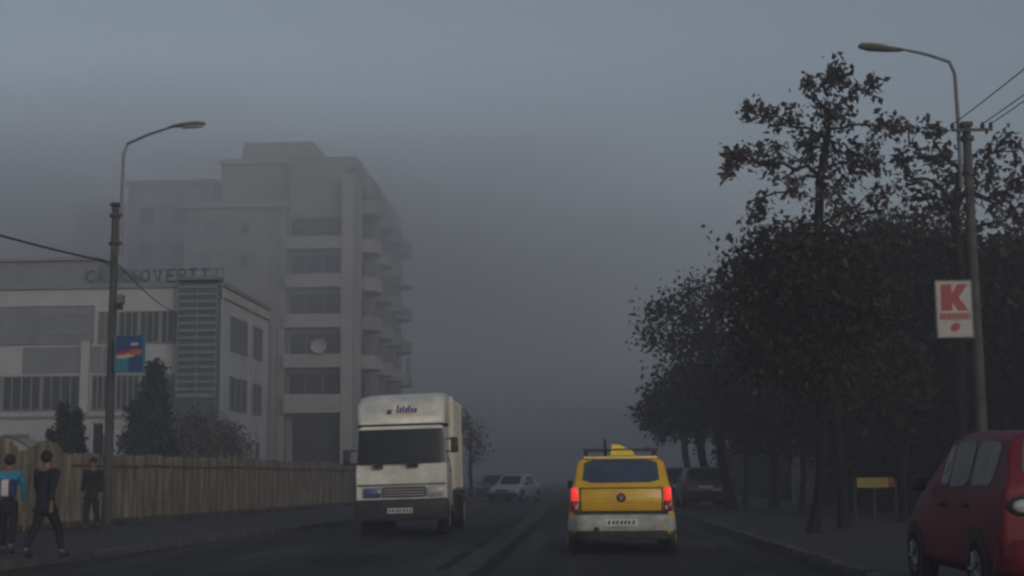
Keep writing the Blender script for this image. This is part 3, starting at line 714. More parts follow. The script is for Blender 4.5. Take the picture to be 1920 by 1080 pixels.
# ------------------------------------------------------------------ pole signs
def panel_frame(s, w, h, m='galvanised'):
    t = .03; f = MB(); f.box(-w / 2 - t, w / 2 + t, -.06, .06, -h / 2 - t, -h / 2); f.box(-w / 2 - t, w / 2 + t, -.06, .06, h / 2, h / 2 + t)
    f.box(-w / 2 - t, -w / 2, -.06, .06, -h / 2, h / 2); f.box(w / 2, w / 2 + t, -.06, .06, -h / 2, h / 2); return f.build('frame', m, s)
Ys = 37.1
p0, p1 = P(219, 631, Ys), P(268, 697, Ys); w, h = p1.x - p0.x, p0.z - p1.z
bs = thing('advertising_sign', 'blue advertising sign with a red and white band on the left lamp pole', 'sign', ((p0.x + p1.x) / 2, Ys, (p0.z + p1.z) / 2))
MB().box(-w / 2, w / 2, -.05, .05, -h / 2, h / 2).build('panel', 'sign_blue', bs)
panel_frame(bs, w, h, 'sign_teal')
MB().box(-w / 2 + .005, -w * .02, -.054, -.051, -h / 2 + .01, h * .02).build('panel_field', 'sign_teal', bs)
def wavy(z0, z1, a, y, xa=-.46, xb=.46):
    n = 14; xs = [w * (xa + (xb - xa) * i / n) for i in range(n + 1)]
    poly = [(x, z0 + a * math.sin(x / w * 5)) for x in xs] + [(x, z1 + a * math.sin(x / w * 5 + .5)) for x in reversed(xs)]
    return MB().prism(poly, y, y + .003)
wavy(h * .0, h * .12, .03, -.059).build('red_band', 'sign_red', bs)
wavy(-h * .10, h * .005, .03, -.060, -.46, .2).build('white_band', 'sign_white', bs)
wavy(-h * .06, h * .09, .03, -.0635, .05, .46).build('orange_band', 'sign_orange', bs)
wavy(h * .22, h * .30, .02, -.0592, .05, .32).build('white_mark', 'sign_white', bs)
mb = MB()
for z in (h * .38, -h * .38): mb.tube([(-w / 2 - .02, 0, z), (lo.x - bs.location.x + .1, .05, z)], .025, 6)
mb.build('bracket', 'black_metal', bs)
Ys = 29.8
p0, p1 = P(1754, 529, Ys), P(1823, 631, Ys); w, h = p1.x - p0.x, p0.z - p1.z
ws = thing('advertising_sign', 'white hanging sign with a red letter K on the right lamp pole', 'sign', ((p0.x + p1.x) / 2, Ys, (p0.z + p1.z) / 2))
MB().box(-w / 2, w / 2, -.05, .05, -h / 2, h / 2).build('panel', 'sign_white', ws)
panel_frame(ws, w, h, 'lamp_housing')
def quad(name, pts, m, y=-.056):
    return MB().prism([((u - .5) * w, (.5 - v) * h) for u, v in pts], y, y + .005).build(name, m, ws)
quad('letter', [(.12, .05), (.44, .05), (.44, .22), (.62, .05), (.92, .05), (.64, .29), (.92, .53), (.60, .53), (.44, .37), (.44, .53), (.12, .53)], 'sign_red')
quad('text_band', [(.05, .57), (.97, .57), (.97, .70), (.05, .70)], 'sign_pink')
for i in range(8):
    u = .09 + i * .105; quad('text_stroke', [(u, .59), (u + .06, .59), (u + .06, .68 - .03 * (i % 2)), (u, .68)], 'sign_red', -.061)
quad('red_mark', [(.5 + .14 * math.cos(a), .83 + .075 * math.sin(a) - .02 * math.cos(a)) for a in [2 * math.pi * k / 16 for k in range(16)]], 'sign_red')
mb = MB()
for z in (h * .42, -h * .42): mb.tube([(w / 2 + .02, 0, z), (ro.x - ws.location.x - .08, .1, z)], .025, 6)
mb.build('bracket', 'black_metal', ws)

# yellow barrier
yb = thing('barrier', 'low yellow barrier rail with a red end on the right pavement under the trees', 'barrier', (xat(1634, 35), 35, .1))
zr = zat(905, 35, 1634) - .1
for a, b, m in ((-.46, .28, 'barrier_yellow'), (.285, .42, 'barrier_red')):
    MB().bbox(a, b, -.03, .03, zr - .12, zr + .12, .01).build('rail', m, yb)
for x in (-.5, .46, -.05): MB().tube([(x, .06, 0), (x, .06, zr + .1)], .03, 8).build('leg', 'black_metal', yb)

# ------------------------------------------------------------------ cars
def ring_of(st):
    """st: y, zb, zmid, zbelt, ztop, wb, wm, wbelt, wtop"""
    y, zb, zm, zt_, zr_, wbm, wm, wbe, wr = st
    sh = min(.07, (zr_ - zt_) * .35 + .01)
    h = [(0, zb), (wbm, zb), (wm, zb + .10), (wm + .01, zm), (wbe, zt_), (wr, zr_ - sh), (wr - .10, zr_ - .008), (0, zr_ - .006)]
    return [Vector((x, y, z)) for x, z in h] + [Vector((-x, y, z)) for x, z in h[-2:0:-1]]
def bil(a, b, c, d, u, v): return (a.lerp(b, u)).lerp(d.lerp(c, u), v)
def patch(ra, rb, i, j, u0, u1, v0, v1, off, n=4):
    """glass patch between stations ra, rb and ring points i, j (u along length, v across), with thickness"""
    A, B, C_, D = ra[i], rb[i], rb[j], ra[j]
    nr = (B - A).cross(D - A).normalized()
    cen = bil(A, B, C_, D, .5, .5)
    if nr.dot(cen - Vector((0, cen.y + (0 if abs(nr.y) < .5 else (1 if nr.y < 0 else -1) * 1), .7))) < 0: nr = -nr
    c = .12
    pl = [(u0 + (u1 - u0) * c, v0), (u1 - (u1 - u0) * c, v0), (u1, v0 + (v1 - v0) * c), (u1, v1 - (v1 - v0) * c), (u1 - (u1 - u0) * c, v1), (u0 + (u1 - u0) * c, v1), (u0, v1 - (v1 - v0) * c), (u0, v0 + (v1 - v0) * c)]
    p = [bil(A, B, C_, D, u, v) for u, v in pl]
    return MB().rings([[q + nr * off for q in p], [q - nr * .01 for q in p]])
def wheel(parent, x, y, r=.29, w=.19, side=1):
    mb = MB(); prof = [(-w / 2, r * .62), (-w / 2, r * .93), (-w / 2 + .03, r), (w / 2 - .03, r), (w / 2, r * .93), (w / 2, r * .62)]
    mb.rings([[(x + a, y + b * math.cos(q), r + b * math.sin(q)) for q in [2 * math.pi * k / 24 for k in range(24)]] for a, b in prof])
    wo = mb.build('wheel', 'tyre', parent, smooth=True)
    m2 = MB(); disc(m2, (x + side * (w / 2 - .01), y, r), r * .6, .03, 'x', 20)
    for k in range(5):
        a = 2 * math.pi * k / 5; m2.tube([(x + side * (w / 2 + .008), y + .03 * math.cos(a), r + .03 * math.sin(a)), (x + side * (w / 2 + .008), y + r * .55 * math.cos(a), r + r * .55 * math.sin(a))], .022, 5)
    m2.build('rim', 'rim', wo, smooth=True)
def car(name, label, loc, rz, L, Wd, H, paint, kind='estate', glass='car_glass', group=None, belt=None, wb_=None, r=.29, roofm=None, gl_rear=None):
    """local: rear bumper at y=0, front at y=L, x to the right, z up"""
    root = thing(name, label, 'car', loc, rz, group)
    w = Wd / 2; belt = belt or H * .62
    g = .20
    if kind == 'estate':
        S = [(.10, .36, .62, belt - .02, belt, w - .12, w - .05, w - .06, w - .13), (.14, .30, .6, belt, belt + .06, w - .1, w - .02, w - .05, w - .10),
             (.36, g + .02, .6, belt, H - .03, w - .1, w, w - .04, w - .15), (L * .30, g, .6, belt, H, w - .1, w, w - .04, w - .15), (L * .50, g, .6, belt - .01, H, w - .1, w, w - .04, w - .15),
             (L * .64, g, .6, belt - .03, H - .06, w - .1, w, w - .05, w - .18), (L * .80, g, .58, belt - .07, belt - .03, w - .1, w, w - .06, w - .14), (L * .95, .25, .52, belt - .20, belt - .16, w - .14, w - .05, w - .12, w - .2), (L * .99, .32, .48, belt - .28, belt - .25, w - .25, w - .14, w - .2, w - .28)]
    elif kind == 'hatch':
        S = [(.06, .36, .62, belt - .03, belt, w - .14, w - .07, w - .08, w - .13), (.09, .30, .6, belt, belt + .08, w - .1, w - .03, w - .06, w - .10),
             (.30, g + .02, .6, belt, H - .05, w - .1, w, w - .05, w - .20), (L * .30, g, .6, belt, H, w - .1, w, w - .05, w - .19), (L * .50, g, .6, belt - .02, H - .005, w - .1, w, w - .05, w - .19),
             (L * .60, g, .6, belt - .04, H - .06, w - .1, w, w - .05, w - .21), (L * .83, g, .58, belt - .09, belt - .05, w - .1, w, w - .06, w - .14), (L * .95, .25, .52, belt - .22, belt - .17, w - .14, w - .05, w - .12, w - .2), (L * .99, .32, .48, belt - .33, belt - .29, w - .25, w - .14, w - .2, w - .28)]
    else:  # saloon
        S = [(.06, .36, .62, belt - .05, belt - .02, w - .14, w - .07, w - .08, w - .13), (.12, .30, .6, belt, belt + .04, w - .1, w - .03, w - .06, w - .12),
             (L * .16, g + .02, .6, belt, belt + .06, w - .1, w, w - .05, w - .13), (L * .30, g, .6, belt, H - .03, w - .1, w, w - .05, w - .21), (L * .45, g, .6, belt - .01, H, w - .1, w, w - .05, w - .20),
             (L * .58, g, .6, belt - .03, H - .05, w - .1, w, w - .05, w - .22), (L * .75, g, .58, belt - .06, belt - .02, w - .1, w, w - .06, w - .14), (L * .95, .25, .52, belt - .20, belt - .16, w - .14, w - .05, w - .12, w - .2), (L * .99, .32, .48, belt - .28, belt - .25, w - .25, w - .14, w - .2, w - .28)]
    rs = [ring_of(s) for s in S]
    body = MB().rings(rs).build('body', paint, root, smooth=True, bevel=.02)
    if roofm:
        rp_ = MB(); 
        for a, b in ((2, 3), (3, 4)):
            rp_.rings([[rs[a][6] + Vector((0, 0, .006)), rs[a][7] + Vector((0, 0, .006)), rs[a][8] + Vector((0, 0, .006))], [rs[b][6] + Vector((0, 0, .006)), rs[b][7] + Vector((0, 0, .006)), rs[b][8] + Vector((0, 0, .006))]], closed=False, cap=False)
        rp_.build('roof', roofm, root)
    gr = 1 if kind != 'saloon' else 2
    patch(rs[gr], rs[gr + 1], 6, 8, .10, .93, .015, .985, .010).build('rear_window', gl_rear or glass, root)
    patch(rs[5], rs[6], 6, 8, .05, .90, .05, .95, .008).build('windscreen', glass, root)
    segs = {'estate': ((2, 3, .2, .95), (3, 4, .05, .96), (4, 5, .04, .92)), 'hatch': ((2, 3, .15, .94), (3, 4, .06, .96), (4, 5, .05, .92)), 'saloon': ((3, 4, .08, .95), (4, 5, .05, .95))}[kind]
    for a, b, u0, u1 in segs:
        patch(rs[a], rs[b], 4, 5, u0, u1, .08, .95, .008).build('side_window', glass, root)
        patch(rs[a], rs[b], 10, 9, u0, u1, .08, .95, .008).build('side_window', glass, root)
    # bumpers
    wr_, wf = (wb_ or (L * .19, L * .82))
    for y in (wr_, wf):
        for s in (-1, 1):
            m = MB(); disc(m, (s * (w - .02), y, r + .03), r + .065, .074, 'x', 24); m.build('wheel_arch', 'plastic', root)
            wheel(root, s * (w - .075), y, r, .19, s)
    for s in (-1, 1):
        y0 = wf - r - .62
        MB().bbox(min(s * (w - .02), s * (w + .11)), max(s * (w - .02), s * (w + .11)), y0 - .1 + .5, y0 + .02 + .5, belt - .02, belt + .13, .03).build('mirror', 'plastic', root)
        for yh in ((L * .31, L * .52) if kind != 'saloon' else (L * .33, L * .52)):
            MB().bbox(min(s * (w - .01), s * (w + .015)), max(s * (w - .01), s * (w + .015)), yh - .09, yh + .09, belt - .16, belt - .12, .006).build('door_handle', 'plastic', root)
    return root, rs, w, belt
# --- taxi
YX = 23.4
tx, rs, w, belt = car('taxi', 'yellow estate taxi with roof rack and lit red tail lamps ahead in the lane', (xat(1166, YX, 1000), YX, 0), R(-1.0), 4.45, 1.70, 1.56, 'yellow_paint', 'estate', belt=1.03, wb_=(.78, 3.68), roofm='roof_yellow', gl_rear='blue_glass')
mb = MB(); n = 14
prof = [(-.02, .36), (-.05, .42), (-.055, .52), (-.03, .60), (.02, .63)]
def bump(prof, hw, crn=.22):
    rs_ = []
    for i in range(n + 1):
        t = -1 + 2 * i / n; x = t * hw; back = crn * max(0, (abs(t) - .72) / .28) ** 2
        ring = [(x, a + back, z) for a, z in prof] + [(x * .97, .25 + back, prof[-1][1]), (x * .97, .25 + back, prof[0][1])]
        rs_.append(ring)
    return MB().rings(rs_)
bump([(a, z) for a, z in prof], w + .01).build('rear_bumper', 'bumper_grey', tx, smooth=True)
bump([(.0, .22), (-.02, .27), (-.02, .345), (.02, .357)], w - .06).build('bumper_skirt', 'plastic', tx, smooth=True)
MB().bbox(-w + .10, w - .10, .0, .12, .632, .67, .01).build('bumper_gap', 'plastic', tx)
# tailgate: slightly proud yellow panel with a pressed crease
g = MB(); hw = w - .20
MB().box(-hw - .014, hw + .014, .075, .13, .660, 1.05).build('tailgate_gap', 'ink', tx)
g.bbox(-hw, hw, .055, .13, .672, 1.035, .03); gt = g.build('tailgate', 'yellow_paint', tx, smooth=True)
MB().bbox(-hw + .1, hw - .1, .045, .07, .80, .83, .01).build('tailgate_crease', 'yellow_paint', gt)
em = MB(); em.tube([(0, .05, .885), (0, .035, .885)], [.075, .07], 20); e_ = em.build('emblem', 'black_metal', gt)
MB().prism([(-.035, .92), (-.01, .92), (0, .90), (.01, .92), (.035, .92), (.012, .85), (-.012, .85)], .028, .034).build('emblem_mark', 'rim', e_)
for s in (-1, 1):
    x = s * (w - .10)
    MB().bbox(x - .055, x + .055, .035, .20, .84, 1.05, .03).build('tail_lamp', 'tail_lit', tx, smooth=True)
    MB().bbox(x - .07, x + .07, .045, .20, .665, .835, .025).build('lower_tail_lamp', 'tail_dark', tx, smooth=True)
    MB().bbox(x - s * .03 - .022, x - s * .03 + .022, .03, .05, .70, .76, .008).build('reversing_lamp', 'headlamp', tx)
# pillars around rear window (cream roof edge) + spoiler lip
MB().bbox(-w + .25, w - .25, .30, .42, 1.505, 1.555, .02).build('roof_edge', 'roof_yellow', tx, smooth=True)
pl = MB().bbox(-.26, .26, -.068, -.05, .44, .55, .006).build('number_plate', 'plate', tx)
mb = MB()
for i, x in enumerate((-.2, -.13, -.07, .0, .06, .12, .19)): mb.box(x - .018, x + .018, -.0715, -.0685, .465, .525)
mb.build('plate_characters', 'ink', pl)
MB().tube([(-.42, -.03, .30), (-.42, .25, .30)], .035, 10).build('exhaust', 'black_metal', tx)
mb = MB(); disc(mb, (-.40, -.04, .385), .045, .04, 'y', 12); mb.build('towing_cover', 'black_metal', tx)
for s in (-1, 1):
    x = s * (w - .27)
    MB().tube([(x, .5, 1.575), (x, .6, 1.635), (x, 2.2, 1.65), (x, 2.35, 1.59)], .018, 6).build('roof_rail', 'black_metal', tx)
for y in (.75, 1.9): MB().box(-w + .22, w - .22, y, y + .06, 1.655, 1.685).build('rack_bar', 'black_metal', tx)
sg = MB(); sg.prism([(-.17, 1.575), (.26, 1.575), (.20, 1.66), (-.02, 1.76), (-.14, 1.765)], 1.2, 1.42); sg.build('taxi_sign', 'sign_yellow', tx, bevel=.015)
MB().tube([(-.25, 1.6, 1.56), (-.255, 1.6, 1.87)], [.028, .02], 6).build('aerial', 'black_metal', tx)
mb = MB(); mb.tube([(.25, .27, 1.20), (-.15, .24, 1.09)], .008, 4); mb.build('wiper', 'plastic', tx)
# --- red hatchback
rc, rs, w, belt = car('parked_car', 'dark red hatchback parked on the right pavement, cut by the right edge', (4.10, 12.1, .122), R(0.6), 3.66, 1.5, 1.48, 'red_paint', 'hatch', glass='car_glass_light', belt=.95, wb_=(.72, 2.98), r=.27)
for s in (-1, 1):
    mb = MB(); mb.ell((s * (w - .20), .065, .82), (.13, .05, .085)); h_ = mb.build('tail_lamp_bezel', 'plastic', rc, smooth=True)
    mb = MB(); mb.ell((s * (w - .20), .03, .82), (.085, .04, .055)); mb.build('tail_lamp', 'headlamp', h_, smooth=True)
n = 14
bump([(-.02, .28), (-.06, .36), (-.06, .48), (.0, .55)], w).build('rear_bumper', 'red_paint', rc, smooth=True)
MB().box(-w - .006, -w + .01, .98, 2.66, .52, .57).build('side_moulding', 'plastic', rc)
MB().bbox(-.25, .25, .03, .06, .60, .70, .006).build('number_plate', 'plate', rc)
# --- foggy far cars
c1, rs, w, belt = car('oncoming_car', 'pale silver saloon coming through the fog on the far carriageway', (xat(985, 76, 910), 79, 0), R(180 - 16), 4.2, 1.75, 1.45, 'silver_paint', 'saloon', glass='car_glass')
def front(root, L, w, belt, lampm='headlamp'):
    for s in (-1, 1): MB().bbox(s * (w - .34) - .17, s * (w - .34) + .17, L * .94, L * .985, belt - .38, belt - .22, .03).build('headlamp', lampm, root, smooth=True)
    MB().bbox(-w + .1, w - .1, L * .955, L + .02, .24, .50, .05).build('front_bumper', 'plastic', root, smooth=True)
    MB().bbox(-.35, .35, L * .97, L * .995, belt - .36, belt - .24, .02).build('grille', 'black_metal', root)
front(c1, 4.2, w, belt)
c2, rs, w, belt = car('oncoming_car', 'dim dark car in the fog left of the silver saloon', (xat(932, 88, 910), 92, 0), R(180 - 6), 4.2, 1.75, 1.5, 'dark_paint', 'estate')
front(c2, 4.2, w, belt)
c3, rs, w, belt = car('parked_car', 'dark estate parked at the right kerb just beyond the taxi', (xat(1268, 62, 930), 60, 0.122), R(1), 4.2, 1.72, 1.5, 'dark_paint', 'estate')
def rear(root, w, belt):
    for s in (-1, 1): MB().bbox(s * (w - .13) - .07, s * (w - .13) + .07, .05, .2, belt - .3, belt - .05, .02).build('tail_lamp', 'tail_dark', root, smooth=True)
    bump([(-.02, .3), (-.05, .42), (-.05, .54), (.02, .6)], w).build('rear_bumper', 'plastic', root, smooth=True)
    MB().bbox(-.26, .26, .05, .09, .68, .79, .006).build('number_plate', 'plate', root)
rear(c3, w, belt)
c4, rs, w, belt = car('parked_car', 'dark brown hatchback parked under the leaning trees', (xat(1316, 54, 930), 52, 0.122), R(2), 3.7, 1.62, 1.45, 'brown_paint', 'hatch')
rear(c4, w, belt)

# ------------------------------------------------------------------ box truck facing the camera
YK = 31.3
tr = thing('box_truck', 'white box truck with a roof spoiler driving towards the camera', 'truck', (xat(755, YK, 1000), YK, -.01))
tr.rotation_euler = (0, R(-1.3), R(2.0))
# local: front face at y=0, body extends to +y
W2 = 1.0
cabp = [(-W2, .62), (W2, .62), (W2, 1.50), (W2 - .02, 1.56), (W2 - .06, 2.32), (W2 - .12, 2.38), (-W2 + .12, 2.38), (-W2 + .06, 2.32), (-W2 + .03, 1.56), (-W2, 1.50)]
def cabring(y, ins=0, zt=0): return [Vector((x * (1 - ins), y, z - (zt if z > 1.55 else 0))) for x, z in cabp]
def tilt(r, dy): return [Vector((v.x, v.y + dy * max(0, (v.z - 1.5)) , v.z)) for v in r]
rr = [tilt(cabring(.05, .02), .16), tilt(cabring(.0 + .12, .0), .12), cabring(.5), cabring(1.75)]
MB().rings(rr).build('cab', 'white_paint', tr, smooth=True)
# windscreen
def fy(z): return .04 + .16 * max(0, z - 1.5)
mb = MB(); zz = [1.56, 1.75, 2.0, 2.31]; rows_ = []
for z in zz:
    hwz = (W2 - .03) * .995 - (z - 1.56) * .05
    rows_.append([(-hwz, fy(z) + .01, z), (-hwz * .8, fy(z) - .03, z), (0, fy(z) - .045, z), (hwz * .8, fy(z) - .03, z), (hwz, fy(z) + .01, z)])
mb.rings(rows_, closed=False, cap=False); o = mb.build('windscreen', 'car_glass', tr, smooth=True)
mb = MB()
for x0, x1 in ((-.55, -.05), (.2, .68)): mb.tube([(x0, fy(1.52) - .06, 1.53), (x1, fy(1.62) - .07, 1.63)], .012, 5)
mb.build('wiper', 'black_metal', o)
MB().box(-.62, -.40, -.012, .06, 1.46, 1.545).build('cowl_vent', 'black_metal', tr); MB().box(.12, .36, -.0125, .06, 1.47, 1.55).build('cowl_vent', 'black_metal', tr)
MB().bbox(-W2 + .04, W2 - .04, -.01, .06, 1.10, 1.13, .01).build('panel_gap', 'lamp_housing', tr)
gl = MB().bbox(-.42, .52, -.02, .05, .84, 1.06, .02).build('grille', 'plastic', tr)
mb = MB()
for k in range(3): mb.box(-.40, .50, -.032, -.021, .875 + k * .06, .895 + k * .06)
mb.build('grille_bar', 'bumper_grey', gl)
MB().bbox(-.84, -.45, -.025, .05, .84, 1.05, .03).build('headlamp', 'headlamp_blue', tr, smooth=True)
MB().bbox(.55, .90, -.024, .05, .84, 1.05, .03).build('headlamp', 'headlamp', tr, smooth=True)
bp_ = MB().bbox(-W2 - .01, W2 + .01, -.14, .3, .34, .80, .05).build('bumper', 'plastic', tr, smooth=True)
MB().bbox(-.62, -.36, -.155, -.12, .42, .52, .02).build('fog_lamp', 'dark_glass', bp_); MB().bbox(.36, .62, -.156, -.12, .42, .52, .02).build('fog_lamp', 'dark_glass', bp_)
pl = MB().bbox(-.30, .24, -.165, -.142, .50, .61, .006).build('number_plate', 'plate', tr)
mb = MB()
for x in (-.25, -.18, -.10, -.03, .05, .12, .19): mb.box(x - .02, x + .02, -.1685, -.1655, .525, .585)
mb.build('plate_characters', 'ink', pl)
# spoiler
sp = []
for y, hwx, z1 in ((.18, .90, 2.62), (.24, .95, 2.86), (.42, .97, 3.02), (.8, .98, 3.12), (1.5, .98, 3.16)):
    sp.append([Vector((-hwx, y, 2.43)), Vector((hwx, y, 2.43)), Vector((hwx, y, z1 - .12)), Vector((hwx - .05, y, z1 - .03)), Vector((hwx - .2, y, z1)), Vector((-hwx + .3, y, z1 - .02)), Vector((-hwx + .07, y, z1 - .07)), Vector((-hwx, y, z1 - .16))])
spo = MB().rings(sp).build('roof_spoiler', 'white_paint', tr, smooth=True)
MB().box(-.96, .96, .2, 1.5, 2.385, 2.428).build('roof_gap', 'plastic', tr)
# lettering on the spoiler, following its slope
def onsp(x, z): return .18 + (z - 2.62) / .24 * .06 - .012 if z < 2.86 else .24 + (z - 2.86) / .16 * .18 - .012
def stroke(name, x0, x1, z0, z1, m, sl=.0):
    a = [Vector((x0, onsp(0, z0), z0)), Vector((x1, onsp(0, z0), z0)), Vector((x1 + sl, onsp(0, z1), z1)), Vector((x0 + sl, onsp(0, z1), z1))]
    MB().rings([a, [v + Vector((0, .02, 0)) for v in a]]).build(name, m, spo)
stroke('logo_dot', -.32, -.21, 2.64, 2.74, 'logo_purple', .02)
x = -.10
for wd_, hh in ((.04, .2), (.05, .13), (.035, .17), (.05, .12), (.04, .19), (.05, .12), (.05, .11)):
    stroke('logo_letter', x, x + wd_, 2.665, 2.665 + hh * .9, 'logo_purple', .02); x += wd_ + .02
stroke('logo_underline', 0.0, .26, 2.625, 2.648, 'logo_orange')
# side windows, doors, mirrors
for s in (-1, 1):
    x = s * (W2 - .04)
    q = [Vector((s * (W2 - .025), .38, 1.60)), Vector((s * (W2 - .025), 1.25, 1.60)), Vector((s * (W2 - .115), 1.25, 2.22)), Vector((s * (W2 - .115), .55, 2.22))]
    MB().rings([[v + Vector((s * .012, 0, 0)) for v in q], [v - Vector((s * .02, 0, 0)) for v in q]]).build('side_window', 'car_glass', tr)
    mir = MB(); zc_ = 1.93 if s > 0 else 1.72
    mir.bbox(s * (W2 + .17) - .08, s * (W2 + .17) + .08, -.10, 0.0, zc_ - .17, zc_ + .17, .03)
    mo = mir.build('mirror', 'plastic', tr, smooth=True)
    MB().tube([(s * (W2 - .02), .12, zc_ + .14), (s * (W2 + .1), -.02, zc_ + .14)], .016, 6).tube([(s * (W2 - .02), .12, zc_ - .14), (s * (W2 + .1), -.02, zc_ - .14)], .016, 6).build('mirror_bracket', 'black_metal', mo)
    MB().bbox(min(s * (W2 - .01), s * (W2 + .02)), max(s * (W2 - .01), s * (W2 + .02)), 1.0, 1.18, 1.38, 1.43, .006).build('door_handle', 'black_metal', tr)
    MB().tube([(s * (W2 - .02), 1.62, .9), (s * (W2 - .02), 1.62, 3.0)], .03, 6).build('side_deflector', 'cream_paint', tr)
    MB().bbox(min(s * .58, s * .98), max(s * .58, s * .98), .45, 1.45, .60, .95, .03).build('mudguard', 'plastic', tr)
    wheel(tr, s * (W2 - .16), .95, .41, .24, s)
    wheel(tr, s * (W2 - .02), 4.4, .41, .26, s); wheel(tr, s * (W2 - .30), 4.4, .41, .24, s)
    MB().bbox(min(s * .62, s * 1.12), max(s * .62, s * 1.12), 3.9, 4.95, .85, .93, .02).build('rear_mudguard', 'plastic', tr)
bx = MB().bbox(-W2 - .02, W2 + .02, 1.9, 5.4, .98, 3.08, .03).build('cargo_box', 'box_grey', tr)
for s in (-1, 1):
    for y in (1.89, 5.33): MB().box(s * (W2 + .02) - .03, s * (W2 + .02) + .03, y, y + .08, .97, 3.09).build('corner_post', 'cream_paint', bx)
    for y in np.arange(2.5, 5.2, .55): MB().box(min(s * (W2 + .021), s * (W2 + .035)), max(s * (W2 + .021), s * (W2 + .035)), y, y + .06, 1.0, 3.05).build('side_rib', 'cream_paint', bx)
MB().box(-.42, .42, .3, 5.6, .66, .90).build('chassis', 'black_metal', tr)
MB().bbox(-W2 - .15, W2 + .15, 5.45, 5.6, .50, .72, .02).build('underrun_bar', 'black_metal', tr)
MB().bbox(.62, 1.02, 2.3, 3.3, .42, .9, .05).build('fuel_tank', 'plastic', tr)

# ------------------------------------------------------------------ people
def skin(name, chains, m, parent, sub=2):
    """chains: list of lists of (x,y,z,r); identical points are merged; first point of first chain is the root"""
    pts = {}; vs = []; rd = []; es = []
    for ch in chains:
        prev = None
        for x, y, z, r in ch:
            k = (round(x, 4), round(y, 4), round(z, 4))
            if k not in pts: pts[k] = len(vs); vs.append((x, y, z)); rd.append(r)
            i = pts[k]
            if prev is not None and prev != i: es.append((prev, i))
            prev = i
    me = bpy.data.meshes.new(name); me.from_pydata(vs, es, []); bm = bmesh.new(); bm.from_mesh(me)
    ly = bm.verts.layers.skin.verify()
    for i, v in enumerate(bm.verts):
        rr_ = rd[i] if isinstance(rd[i], tuple) else (rd[i], rd[i]); v[ly].radius = rr_; v[ly].use_root = (i == 0)
    bm.to_mesh(me); bm.free(); me.materials.append(MATS[m])
    o = bpy.data.objects.new(name, me); COL.objects.link(o); o.parent = parent
    o.modifiers.new('skin', 'SKIN').use_smooth_shade = True
    s = o.modifiers.new('sub', 'SUBSURF'); s.levels = sub; s.render_levels = sub
    return o
